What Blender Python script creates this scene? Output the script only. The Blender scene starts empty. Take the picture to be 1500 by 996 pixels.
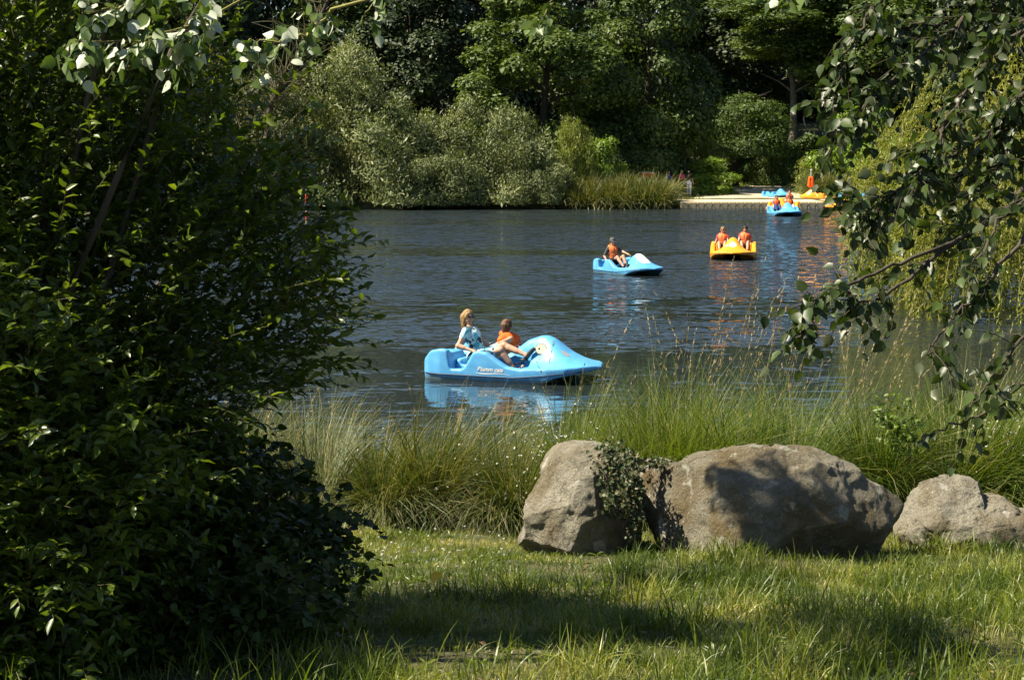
import bpy, math, random
import numpy as np
from math import radians, sin, cos, tan, pi
S = bpy.context.scene
COL = S.collection
rng = np.random.default_rng(11)
R_ = random.Random(5)
nrm = lambda v: v / np.maximum(np.linalg.norm(v, axis=-1, keepdims=True), 1e-9)
V = lambda *a: np.array(a, float)

# ------------------------------------------------------------------ camera
EYE = 4.1                     # eye height above the water
FPX = 2700.0                  # focal length in pixels of a 1500 px wide frame
PITCH = math.atan((498 - 210) / FPX)
cam = bpy.data.cameras.new('camera'); camo = bpy.data.objects.new('camera', cam); COL.objects.link(camo)
camo.location = (0, 0, EYE); camo.rotation_euler = (pi / 2 - PITCH, 0, 0)
cam.sensor_width = 36; cam.lens = 36 * FPX / 1500; cam.clip_start = .1; cam.clip_end = 2000
S.camera = camo
FW = V(0, cos(PITCH), -sin(PITCH)); UP = V(0, sin(PITCH), cos(PITCH))
def P(px, py, Y):
    """world point that the photograph shows at (px, py), Y metres ahead of the eye"""
    d = FW * FPX + V(1, 0, 0) * (px - 750) + UP * (498 - py)
    return V(0, 0, EYE) + d * (Y / d[1])
def G(px, py, z=0.):
    d = FW * FPX + V(1, 0, 0) * (px - 750) + UP * (498 - py)
    return V(0, 0, EYE) + d * ((z - EYE) / d[2])

# ------------------------------------------------------------------ light
SUN_EL, SUN_AZ = 53, 95      # degrees above the horizon, degrees to the left of the view
sdir = V(-sin(radians(SUN_AZ)) * cos(radians(SUN_EL)), cos(radians(SUN_AZ)) * cos(radians(SUN_EL)), sin(radians(SUN_EL)))
w = bpy.data.worlds.new('World'); S.world = w; w.use_nodes = True
nt = w.node_tree; bg = nt.nodes['Background']
sky = nt.nodes.new('ShaderNodeTexSky'); sky.sky_type = 'NISHITA'; sky.sun_disc = False
sky.sun_elevation = radians(SUN_EL); sky.sun_rotation = math.atan2(sdir[0], sdir[1])
sky.air_density = 1.0; sky.dust_density = .6; sky.ozone_density = 1.8
nt.links.new(sky.outputs[0], bg.inputs[0]); bg.inputs[1].default_value = .05
sl = bpy.data.lights.new('sun', 'SUN'); sl.energy = 5.0; sl.angle = radians(.55); sl.color = (1, .91, .72)
so = bpy.data.objects.new('sun', sl); COL.objects.link(so)
from mathutils import Vector, Matrix
so.rotation_euler = Vector(sdir).to_track_quat('Z', 'Y').to_euler(); so.location = (-20, -5, 40)
S.view_settings.view_transform = 'Standard'; S.view_settings.look = 'None'
S.view_settings.exposure = 1.28; S.view_settings.gamma = 1
S.render.engine = 'CYCLES'
c = S.cycles
c.max_bounces = 5; c.diffuse_bounces = 2; c.glossy_bounces = 3; c.transmission_bounces = 3; c.transparent_max_bounces = 4
c.caustics_reflective = False; c.caustics_refractive = False; c.sample_clamp_indirect = 4
c.use_adaptive_sampling = True; c.adaptive_threshold = .015
c.use_denoising = True
try: c.denoiser = 'OPENIMAGEDENOISE'; c.denoising_prefilter = 'ACCURATE'
except Exception: pass

# ------------------------------------------------------------------ tagging and mesh helpers
def tag(o, label=None, cat=None, group=None, kind=None):
    if label: o['label'] = label
    if cat: o['category'] = cat
    if group: o['group'] = group
    if kind: o['kind'] = kind
    return o
def thing(name, label, cat, loc=(0, 0, 0), rz=0, group=None):
    o = bpy.data.objects.new(name, None); COL.objects.link(o)
    o.location = loc; o.rotation_euler = (0, 0, rz); o.empty_display_size = .2
    return tag(o, label, cat, group)
def link(name, me, parent=None, loc=None):
    o = bpy.data.objects.new(name, me); COL.objects.link(o)
    if parent is not None: o.parent = parent
    if loc is not None: o.location = loc
    return o
def mesh(name, verts, faces, mat=None, rnd=None, smooth=True, mats=None, mi=None):
    """verts (N,3); faces: one (F,k) array or a list of them; rnd: one float per face, kept as attribute 'rnd'"""
    if not (isinstance(faces, list) and len(faces) and isinstance(faces[0], np.ndarray)): faces = [faces]
    faces = [np.asarray(f, np.int32) for f in faces if len(f)]
    me = bpy.data.meshes.new(name)
    verts = np.asarray(verts, np.float32)
    me.vertices.add(len(verts)); me.vertices.foreach_set('co', verts.ravel())
    nl = sum(f.size for f in faces); nf = sum(len(f) for f in faces)
    me.loops.add(nl); me.loops.foreach_set('vertex_index', np.concatenate([f.ravel() for f in faces]))
    me.polygons.add(nf)
    tot = np.concatenate([np.full(len(f), f.shape[1], np.int32) for f in faces])
    st = np.concatenate([[0], np.cumsum(tot)[:-1]]).astype(np.int32)
    me.polygons.foreach_set('loop_start', st); me.polygons.foreach_set('loop_total', tot)
    me.polygons.foreach_set('use_smooth', np.full(nf, smooth))
    if mi is not None: me.polygons.foreach_set('material_index', np.asarray(mi, np.int32))
    me.update(calc_edges=True)
    if rnd is not None:
        a = me.attributes.new('rnd', 'FLOAT', 'FACE'); a.data.foreach_set('value', np.asarray(rnd, np.float32))
    for m in (mats or ([mat] if mat else [])): me.materials.append(m)
    return me
def obj(name, verts, faces, mat, parent=None, **k):
    return link(name, mesh(name, verts, faces, mat, **k), parent)
class MB:
    """collects vertices and faces of several shapes"""
    def __init__(s): s.v = []; s.f = {}; s.r = {}; s.n = 0
    def add(s, v, f, rnd=0.):
        v = np.asarray(v, float).reshape(-1, 3); f = np.asarray(f)
        k = f.shape[1]; s.f.setdefault(k, []).append(f + s.n)
        s.r.setdefault(k, []).append(np.broadcast_to(rnd, (len(f),)).astype(float))
        s.v.append(v); s.n += len(v); return s
    def box(s, c, h, rz=0., rnd=0.):
        q = np.array([[x, y, z] for x in (-1, 1) for y in (-1, 1) for z in (-1, 1)], float) * h
        q = q @ np.array([[cos(rz), sin(rz), 0], [-sin(rz), cos(rz), 0], [0, 0, 1]]) + c
        return s.add(q, [[0, 1, 3, 2], [4, 6, 7, 5], [0, 4, 5, 1], [2, 3, 7, 6], [0, 2, 6, 4], [1, 5, 7, 3]], rnd)
    def build(s, name, mat, parent=None, **k):
        ks = sorted(s.f)
        return obj(name, np.concatenate(s.v), [np.concatenate(s.f[q]) for q in ks], mat, parent,
                   rnd=np.concatenate([np.concatenate(s.r[q]) for q in ks]), **k)

def stamp(tv, tf, pos, X, Yv, Z, sc):
    """copies of the template (tv, tf) with axes X, Yv, Z (N,3) and scale (N,3)"""
    tv = np.asarray(tv, float); tf = np.asarray(tf)
    n, m = len(pos), len(tv)
    v = (pos[:, None, :] + tv[None, :, 0, None] * (X * sc[:, :1])[:, None, :]
         + tv[None, :, 1, None] * (Yv * sc[:, 1:2])[:, None, :] + tv[None, :, 2, None] * (Z * sc[:, 2:3])[:, None, :])
    f = tf[None] + (np.arange(n) * m)[:, None, None]
    return v.reshape(-1, 3), f.reshape(-1, tf.shape[1])
RHOMB = (np.array([[0, 0, 0], [.45, .5, .06], [1, 0, 0], [.45, -.5, .06]]), np.array([[0, 3, 2, 1]]))
LEAF = (np.array([[0, 0, 0], [.22, .36, .07], [.22, 0, 0], [.22, -.36, .07], [.6, .42, .08], [.6, 0, -.02], [.6, -.42, .08], [1, 0, -.12]]),
        np.array([[0, 2, 1], [0, 3, 2], [1, 2, 5], [1, 5, 4], [3, 6, 5], [3, 5, 2], [4, 5, 7], [5, 6, 7]]))
ROUND = (np.array([[0, 0, 0], [.12, .42, .05], [.2, 0, 0], [.12, -.42, .05], [.5, .52, .1], [.55, 0, -.02], [.5, -.52, .1], [.85, .22, 0], [.85, -.22, 0], [1.05, 0, -.1]]),
         np.array([[0, 2, 1], [0, 3, 2], [1, 2, 5], [1, 5, 4], [3, 6, 5], [3, 5, 2], [4, 5, 7], [5, 6, 8], [5, 8, 9], [5, 9, 7]]))
def leaves(T, pos, axis, nor, L, W):
    X = nrm(axis); Z = nor - X * np.sum(nor * X, 1, keepdims=True); Z = nrm(Z); Yv = np.cross(Z, X)
    L = np.broadcast_to(L, (len(pos),)); W = np.broadcast_to(W, (len(pos),))
    return stamp(T[0], T[1], pos, X, Yv, Z, np.stack([L, W, L], 1))
def ribbons(path, wid, side):
    """path (N,S,3), wid (N,S), side (N,3): flat strips as quads"""
    n, s = path.shape[:2]
    o = side[:, None, :] * wid[:, :, None] * .5
    v = np.stack([path - o, path + o], 2).reshape(-1, 3)
    i = np.arange(s - 1) * 2
    q = np.stack([i, i + 1, i + 3, i + 2], 1)
    f = q[None] + (np.arange(n) * 2 * s)[:, None, None]
    return v, f.reshape(-1, 4)
def tubes(path, rad, k=5):
    """path (N,S,3), rad (N,S): closed-side tapering tubes"""
    path = np.asarray(path, float); rad = np.asarray(rad, float)
    n, s = path.shape[:2]
    t = np.gradient(path, axis=1); t = nrm(t)
    ref = np.where(np.abs(t[..., 2:3]) > .9, V(1, 0, 0), V(0, 0, 1))
    a = nrm(np.cross(t, ref)); b = np.cross(t, a)
    ph = np.arange(k) * 2 * pi / k
    v = path[:, :, None, :] + rad[:, :, None, None] * (np.cos(ph)[None, None, :, None] * a[:, :, None, :] + np.sin(ph)[None, None, :, None] * b[:, :, None, :])
    i = np.arange(s - 1)[:, None] * k; j = np.arange(k)[None]
    q = np.stack([i + j, i + (j + 1) % k, i + k + (j + 1) % k, i + k + j], -1).reshape(-1, 4)
    f = q[None] + (np.arange(n) * s * k)[:, None, None]
    return v.reshape(-1, 3), f.reshape(-1, 4)
def curve_pts(ctrl, n, jit=0.):
    ctrl = np.array(ctrl, float); t = np.linspace(0, len(ctrl) - 1, n)
    i = np.clip(t.astype(int), 0, len(ctrl) - 2); u = (t - i)[:, None]
    p0 = ctrl[np.maximum(i - 1, 0)]; p1 = ctrl[i]; p2 = ctrl[i + 1]; p3 = ctrl[np.minimum(i + 2, len(ctrl) - 1)]
    p = .5 * (2 * p1 + (p2 - p0) * u + (2 * p0 - 5 * p1 + 4 * p2 - p3) * u ** 2 + (3 * p1 - p0 - 3 * p2 + p3) * u ** 3)
    if jit: p[1:-1] += rng.normal(0, jit, p[1:-1].shape)
    return p
def tube1(ctrl, r0, r1, n=10, k=6, jit=0.):
    return tubes(curve_pts(ctrl, n, jit)[None], np.linspace(r0, r1, n)[None], k)

# value noise on numpy arrays
_perm = rng.random((64, 64, 64)).astype(np.float32)
def vnoise(p):
    i = np.floor(p).astype(int); f = p - i; f = f * f * (3 - 2 * f)
    x, y, z = i[..., 0] & 63, i[..., 1] & 63, i[..., 2] & 63; x1, y1, z1 = (x + 1) & 63, (y + 1) & 63, (z + 1) & 63
    a, b, c_ = f[..., 0], f[..., 1], f[..., 2]
    L = lambda u, v, t: u + (v - u) * t
    return L(L(L(_perm[x, y, z], _perm[x1, y, z], a), L(_perm[x, y1, z], _perm[x1, y1, z], a), b),
             L(L(_perm[x, y, z1], _perm[x1, y, z1], a), L(_perm[x, y1, z1], _perm[x1, y1, z1], a), b), c_) - .5
def fbm(p, o=4, g=.5):
    s = 0; a = 1.
    for k in range(o): s = s + a * vnoise(p * (2 ** k) + 17.3 * k); a *= g
    return s

# ------------------------------------------------------------------ signed-distance bodies -> smooth meshes
class SDF:
    def __init__(s, lo, hi, h):
        s.lo = np.array(lo, float); s.h = h
        s.n = np.ceil((np.array(hi) - s.lo) / h).astype(int) + 1
        s.F = np.full(s.n, 9., np.float32)
        s.ax = [s.lo[i] + h * np.arange(s.n[i]) for i in range(3)]
    def win(s, a, b, m):
        sl_ = []
        for i in range(3):
            i0 = max(0, int((a[i] - m - s.lo[i]) / s.h)); i1 = min(s.n[i], int((b[i] + m - s.lo[i]) / s.h) + 2)
            sl_.append(slice(i0, max(i0, i1)))
        g = np.meshgrid(*[s.ax[i][sl_[i]] for i in range(3)], indexing='ij')
        return tuple(sl_), np.stack(g, -1).astype(np.float32)
    def put(s, w_, d, k=.02, op='u'):
        f = s.F[w_]
        if op == 'u':
            h = np.clip(.5 + .5 * (f - d) / k, 0, 1); s.F[w_] = f + (d - f) * h - k * h * (1 - h)
        elif op == 's':
            h = np.clip(.5 - .5 * (f + d) / k, 0, 1); s.F[w_] = f + (-d - f) * h + k * h * (1 - h)
        elif op == 'i':
            h = np.clip(.5 - .5 * (f - d) / k, 0, 1); s.F[w_] = d + (f - d) * (1 - h) + k * h * (1 - h)
    def cap(s, a, b, ra, rb, k=.02, op='u'):
        a = V(*a); b = V(*b); m = max(ra, rb) + .06 + k
        w_, p = s.win(np.minimum(a, b), np.maximum(a, b), m)
        if 0 in p.shape: return
        ab = b - a; t = np.clip(((p - a) @ ab) / max(ab @ ab, 1e-9), 0, 1)
        s.put(w_, np.linalg.norm(p - a - t[..., None] * ab, axis=-1) - (ra + (rb - ra) * t), k, op)
    def ell(s, c_, r, M=None, k=.02, op='u'):
        c_ = V(*c_); r = V(*r); m = .06 + k + max(r)
        w_, p = s.win(c_, c_, m)
        if 0 in p.shape: return
        q = p - c_
        if M is not None: q = q @ np.asarray(M, float).T
        k0 = np.linalg.norm(q / r, axis=-1); k1 = np.linalg.norm(q / r ** 2, axis=-1)
        s.put(w_, k0 * (k0 - 1) / np.maximum(k1, 1e-6), k, op)
    def fn(s, f, k=.02, op='u'):
        w_, p = s.win(s.lo, s.lo + s.n * s.h, 1); s.put(w_, f(p[..., 0], p[..., 1], p[..., 2]).astype(np.float32), k, op)
    def mesh(s):
        F = s.F.copy(); F[0] = F[-1] = 1; F[:, 0] = F[:, -1] = 1; F[:, :, 0] = F[:, :, -1] = 1
        I = F < 0; nx, ny, nz = F.shape
        c8 = np.zeros((nx - 1, ny - 1, nz - 1), np.int8)
        for a in (0, 1):
            for b in (0, 1):
                for c_ in (0, 1): c8 += I[a:nx - 1 + a, b:ny - 1 + b, c_:nz - 1 + c_]
        cell = np.argwhere((c8 > 0) & (c8 < 8)); idx = -np.ones(c8.shape, np.int64); idx[tuple(cell.T)] = np.arange(len(cell))
        acc = np.zeros((len(cell), 3)); cnt = np.zeros(len(cell))
        for ax in range(3):
            o1, o2 = [i for i in range(3) if i != ax]
            for a in (0, 1):
                for b in (0, 1):
                    p = cell.copy(); p[:, o1] += a; p[:, o2] += b; q = p.copy(); q[:, ax] += 1
                    f0 = F[tuple(p.T)]; f1 = F[tuple(q.T)]; m = (f0 < 0) != (f1 < 0)
                    t = f0[m] / (f0[m] - f1[m]); pp = p[m].astype(float); pp[:, ax] += t
                    acc[m] += pp; cnt[m] += 1
        v = s.lo + s.h * acc / cnt[:, None]
        quads = []
        for ax in range(3):
            o1, o2 = (ax + 1) % 3, (ax + 2) % 3
            A = np.take(I, range(F.shape[ax] - 1), ax); B = np.take(I, range(1, F.shape[ax]), ax)
            e = np.argwhere(A != B)
            e = e[(e[:, o1] > 0) & (e[:, o2] > 0) & (e[:, o1] < c8.shape[o1]) & (e[:, o2] < c8.shape[o2])]
            flip = ~A[tuple(e.T)]
            def g(d1, d2): q = e.copy(); q[:, o1] -= d1; q[:, o2] -= d2; return idx[tuple(q.T)]
            q = np.stack([g(1, 1), g(0, 1), g(0, 0), g(1, 0)], 1)
            q[flip] = q[flip][:, ::-1]; quads.append(q)
        return v, np.concatenate(quads)
# ------------------------------------------------------------------ materials
def mat(name):
    m = bpy.data.materials.new(name); m.use_nodes = True
    n = m.node_tree.nodes; return m, n, m.node_tree.links, n['Principled BSDF'], n['Material Output']
def simple(name, col, rough=.5, spec=.5, bump=0., bscale=50., var=0.):
    m, n, l, b, o = mat(name)
    b.inputs['Base Color'].default_value = (*col, 1); b.inputs['Roughness'].default_value = rough
    b.inputs['Specular IOR Level'].default_value = spec
    tc = n.new('ShaderNodeTexCoord')
    if bump:
        t = n.new('ShaderNodeTexNoise'); t.inputs['Scale'].default_value = bscale; t.inputs['Detail'].default_value = 6
        l.new(tc.outputs['Object'], t.inputs['Vector'])
        bp = n.new('ShaderNodeBump'); bp.inputs['Strength'].default_value = bump; bp.inputs['Distance'].default_value = .01
        l.new(t.outputs['Fac'], bp.inputs['Height']); l.new(bp.outputs[0], b.inputs['Normal'])
    if var:
        t = n.new('ShaderNodeTexNoise'); t.inputs['Scale'].default_value = 3; t.inputs['Detail'].default_value = 5
        l.new(tc.outputs['Object'], t.inputs['Vector'])
        mx = n.new('ShaderNodeMix'); mx.data_type = 'RGBA'; mx.blend_type = 'MULTIPLY'; mx.inputs[0].default_value = 1
        mr = n.new('ShaderNodeMapRange'); mr.inputs[1].default_value = .3; mr.inputs[2].default_value = .7
        mr.inputs[3].default_value = 1 - var; mr.inputs[4].default_value = 1
        l.new(t.outputs['Fac'], mr.inputs[0]); l.new(mr.outputs[0], mx.inputs[7]); mx.inputs[6].default_value = (*col, 1)
        l.new(mx.outputs[2], b.inputs['Base Color'])
    return m
def ramp(n, l, src, stops):
    r = n.new('ShaderNodeValToRGB'); e = r.color_ramp.elements
    while len(e) < len(stops): e.new(.5)
    for q, (p, c_) in zip(e, stops): q.position = p; q.color = (*c_, 1)
    l.new(src, r.inputs[0]); return r.outputs[0]
def leafmat(name, cols, trans=.35, rough=.45, spec=.35, under=None, tcol=1.5):
    """leaf or blade: colour from the per-leaf value 'rnd', some light passes through"""
    m, n, l, b, o = mat(name)
    a = n.new('ShaderNodeAttribute'); a.attribute_name = 'rnd'
    col = ramp(n, l, a.outputs['Fac'], [(i / max(1, len(cols) - 1), c_) for i, c_ in enumerate(cols)])
    if under:
        g = n.new('ShaderNodeNewGeometry'); mx = n.new('ShaderNodeMix'); mx.data_type = 'RGBA'
        l.new(g.outputs['Backfacing'], mx.inputs[0]); l.new(col, mx.inputs[6]); mx.inputs[7].default_value = (*under, 1)
        cu = mx.outputs[2]
    else: cu = col
    l.new(cu, b.inputs['Base Color']); b.inputs['Roughness'].default_value = rough; b.inputs['Specular IOR Level'].default_value = spec
    t = n.new('ShaderNodeBsdfTranslucent'); hs = n.new('ShaderNodeMix'); hs.data_type = 'RGBA'; hs.blend_type = 'MULTIPLY'
    hs.inputs[0].default_value = 1; hs.inputs[7].default_value = (tcol, tcol * 1.05, .5, 1); l.new(col, hs.inputs[6]); l.new(hs.outputs[2], t.inputs[0])
    ms = n.new('ShaderNodeMixShader'); ms.inputs[0].default_value = trans
    l.new(b.outputs[0], ms.inputs[1]); l.new(t.outputs[0], ms.inputs[2]); l.new(ms.outputs[0], o.inputs[0])
    return m
M = {}
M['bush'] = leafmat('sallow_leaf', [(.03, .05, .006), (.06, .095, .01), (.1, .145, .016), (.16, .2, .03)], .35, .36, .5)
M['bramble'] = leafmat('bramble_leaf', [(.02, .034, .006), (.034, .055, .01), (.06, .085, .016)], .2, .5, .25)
M['poplar'] = leafmat('poplar_leaf', [(.022, .038, .008), (.036, .06, .012), (.06, .095, .018)], .28, .42, .4, under=(.06, .075, .03))
M['whitepoplar'] = leafmat('white_poplar_leaf', [(.05, .09, .02), (.09, .14, .03), (.13, .19, .05)], .25, .45, .4, under=(.5, .54, .42))
M['treedark'] = leafmat('dark_crown_leaf', [(.025, .045, .01), (.045, .075, .014), (.075, .11, .02), (.12, .155, .028)], .2, .5, .3)
M['treemid'] = leafmat('mid_crown_leaf', [(.035, .06, .01), (.065, .1, .016), (.1, .14, .025), (.15, .19, .04)], .25, .5, .3)
M['shade'] = leafmat('shade_toned_leaf', [(.012, .022, .008), (.02, .034, .01), (.032, .05, .014), (.05, .07, .02)], .12, .5, .3)  # leaf colour darkened to paint in the shade deep in the wood
M['round'] = leafmat('round_tree_leaf', [(.04, .07, .012), (.065, .1, .016), (.095, .14, .024)], .25, .5, .3)
M['bright'] = leafmat('bright_bush_leaf', [(.09, .15, .012), (.15, .23, .02), (.22, .3, .035)], .35, .45, .4)
M['willow'] = leafmat('grey_willow_leaf', [(.07, .09, .028), (.115, .14, .045), (.17, .195, .07), (.24, .26, .115)], .2, .5, .4)
M['olive'] = leafmat('olive_shrub_leaf', [(.06, .075, .025), (.1, .115, .04), (.14, .14, .055)], .25, .55, .3)
M['yellow'] = leafmat('yellow_shrub_leaf', [(.12, .15, .025), (.17, .2, .04), (.23, .25, .06)], .3, .5, .3)
M['weeping'] = leafmat('weeping_willow_leaf', [(.14, .16, .025), (.22, .235, .035), (.31, .31, .06)], .4, .45, .4)
M['sedge'] = leafmat('sedge_blade', [(.03, .058, .006), (.065, .105, .011), (.125, .165, .024), (.27, .24, .1)], .35, .5, .25)
M['sedgedry'] = leafmat('dry_sedge_blade', [(.03, .052, .007), (.06, .085, .014), (.11, .125, .03), (.25, .21, .09)], .25, .5, .4)
M['seed'] = leafmat('seed_head', [(.2, .15, .08), (.3, .23, .13), (.4, .33, .2)], .2, .7, .2)
M['lawn'] = leafmat('lawn_blade', [(.055, .085, .01), (.105, .145, .015), (.18, .205, .03), (.36, .32, .12)], .35, .4, .4)
M['ivy'] = leafmat('ivy_leaf', [(.03, .05, .02), (.06, .085, .03), (.12, .1, .05)], .1, .5, .3)
M['vine'] = leafmat('vine_leaf', [(.12, .18, .03), (.18, .25, .05)], .35, .4, .4)
M['white'] = simple('white_petal', (.75, .75, .68), .6)
M['yellowleaf'] = leafmat('yellow_dead_leaf', [(.8, .5, .03), (.8, .5, .03)], .3)
M['litter'] = leafmat('dead_leaf', [(.08, .045, .02), (.16, .1, .05), (.28, .2, .1)], .1, .8, .2)
M['bark'] = simple('grey_brown_bark', (.09, .075, .055), .9, .2, .8, 30, .5)
M['barkpale'] = simple('pale_grey_bark', (.2, .18, .15), .9, .2, .8, 12, .5)
M['barkdark'] = simple('dark_bark', (.05, .042, .03), .9, .2, .8, 30, .4)
M['twig'] = simple('olive_twig', (.1, .09, .04), .7, .3)
M['lichen'] = simple('lichen_yellow_twig', (.3, .28, .09), .8, .2, .5, 60, .5)
def plastic(name, col):
    """sun-faded moulded plastic with scuffs and a scum line near the water"""
    m, n, l, b, o = mat(name); tc = n.new('ShaderNodeTexCoord'); sp = n.new('ShaderNodeSeparateXYZ'); l.new(tc.outputs['Object'], sp.inputs[0])
    def noise(s, d, vec=None):
        t = n.new('ShaderNodeTexNoise'); t.inputs['Scale'].default_value = s; t.inputs['Detail'].default_value = d; t.inputs['Roughness'].default_value = .65; l.new(tc.outputs['Object'], t.inputs['Vector']); return t.outputs['Fac']
    base = ramp(n, l, noise(2.5, 6), [(.3, tuple(x * .8 for x in col)), (.55, col), (.75, tuple(min(1, x * 1.1 + .03) for x in col))])
    sc = n.new('ShaderNodeMapRange'); sc.inputs[1].default_value = .62; sc.inputs[2].default_value = .72; sc.inputs[4].default_value = .45; l.new(noise(38, 4), sc.inputs[0])
    m1 = n.new('ShaderNodeMix'); m1.data_type = 'RGBA'; l.new(sc.outputs[0], m1.inputs[0]); l.new(base, m1.inputs[6]); m1.inputs[7].default_value = (*[min(1, x * .6 + .25) for x in col], 1)
    ad = n.new('ShaderNodeMath'); ad.operation = 'MULTIPLY_ADD'; l.new(noise(7, 5), ad.inputs[0]); ad.inputs[1].default_value = -.22; l.new(sp.outputs[2], ad.inputs[2])
    dr = n.new('ShaderNodeMapRange'); dr.inputs[1].default_value = -.09; dr.inputs[2].default_value = -.01; dr.inputs[3].default_value = .75; dr.inputs[4].default_value = 0; l.new(ad.outputs[0], dr.inputs[0])
    m2 = n.new('ShaderNodeMix'); m2.data_type = 'RGBA'; l.new(dr.outputs[0], m2.inputs[0]); l.new(m1.outputs[2], m2.inputs[6]); m2.inputs[7].default_value = (.12, .13, .08, 1)
    l.new(m2.outputs[2], b.inputs['Base Color']); rr = n.new('ShaderNodeMapRange'); rr.inputs[1].default_value = .3; rr.inputs[2].default_value = .7; rr.inputs[3].default_value = .28; rr.inputs[4].default_value = .55; l.new(noise(6, 5), rr.inputs[0]); l.new(rr.outputs[0], b.inputs['Roughness'])
    return m
M['blue'] = plastic('sky_blue_plastic', (.1, .38, .7)); M['orange'] = plastic('amber_plastic', (.85, .32, .015))
M['whitep'] = simple('white_plastic', (.78, .78, .76), .3)
M['black'] = simple('black_rubber', (.012, .012, .013), .5)
M['navy'] = simple('dark_blue_trim', (.01, .02, .06), .5)
M['skin'] = simple('skin', (.56, .31, .2), .5, .35, 0, 1, .12)
M['lens'] = simple('dark_lens', (.01, .008, .01), .1, .8)
M['vest'] = simple('orange_vest_cloth', (.95, .14, .015), .7, .3, .4, 40, .15)
M['vestpale'] = simple('pale_orange_vest_cloth', (.95, .2, .05), .7, .3, .4, 40, .15)
M['hairblond'] = simple('blond_hair', (.35, .21, .08), .5, .4, 1, 60, .5)
M['hairbrown'] = simple('brown_hair', (.13, .06, .025), .5, .4, 1, 60, .5)
M['hairdark'] = simple('dark_hair', (.025, .015, .012), .5, .4, 1, 60, .5)
M['grey'] = simple('grey_cloth', (.08, .075, .075), .8, .2)
M['capgrey'] = simple('cap_cloth', (.1, .09, .08), .85, .2)
M['blackc'] = simple('black_cloth', (.01, .01, .014), .85, .2)
M['whitec'] = simple('white_cloth', (.75, .75, .78), .8, .2)
M['bluec'] = simple('blue_cloth', (.03, .06, .3), .8, .2)
M['jeans'] = simple('denim', (.03, .07, .22), .8, .2)
M['pinkc'] = simple('pink_cloth', (.6, .06, .14), .8, .2)
M['red'] = simple('red_paint', (.65, .04, .03), .5, .5, 0, 1, .2)
M['redsign'] = simple('faded_red_paint', (.8, .1, .05), .5, .5, 0, 1, .2)
M['steel'] = simple('grey_steel', (.3, .3, .31), .4, .5)
M['cream'] = simple('cream_float_plastic', (.62, .5, .3), .6, .3, .2, 6, .25)
M['creamtop'] = simple('sunbleached_float_plastic', (.66, .56, .38), .7, .3, .2, 6, .2)
def dressmat():
    m, n, l, b, o = mat('floral_dress'); tc = n.new('ShaderNodeTexCoord')
    v = n.new('ShaderNodeTexVoronoi'); v.inputs['Scale'].default_value = 11; v.inputs['Randomness'].default_value = 1
    l.new(tc.outputs['Object'], v.inputs['Vector'])
    c1 = ramp(n, l, v.outputs['Color'], [(0, (.55, .75, .8)), (.35, (.5, .74, .8)), (.55, (.75, .85, .86)), (.75, (.12, .5, .62)), (.85, (.02, .03, .05))])
    n[-1] if False else None
    ng = n.new('ShaderNodeTexNoise'); ng.inputs['Scale'].default_value = 16; l.new(tc.outputs['Object'], ng.inputs['Vector'])
    mr = n.new('ShaderNodeMapRange'); mr.inputs[1].default_value = .58; mr.inputs[2].default_value = .62; l.new(ng.outputs[0], mr.inputs[0])
    mx = n.new('ShaderNodeMix'); mx.data_type = 'RGBA'; l.new(mr.outputs[0], mx.inputs[0]); l.new(c1, mx.inputs[6]); mx.inputs[7].default_value = (.02, .035, .05, 1)
    l.new(mx.outputs[2], b.inputs['Base Color']); b.inputs['Roughness'].default_value = .85; return m
M['dress'] = dressmat()
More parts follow.
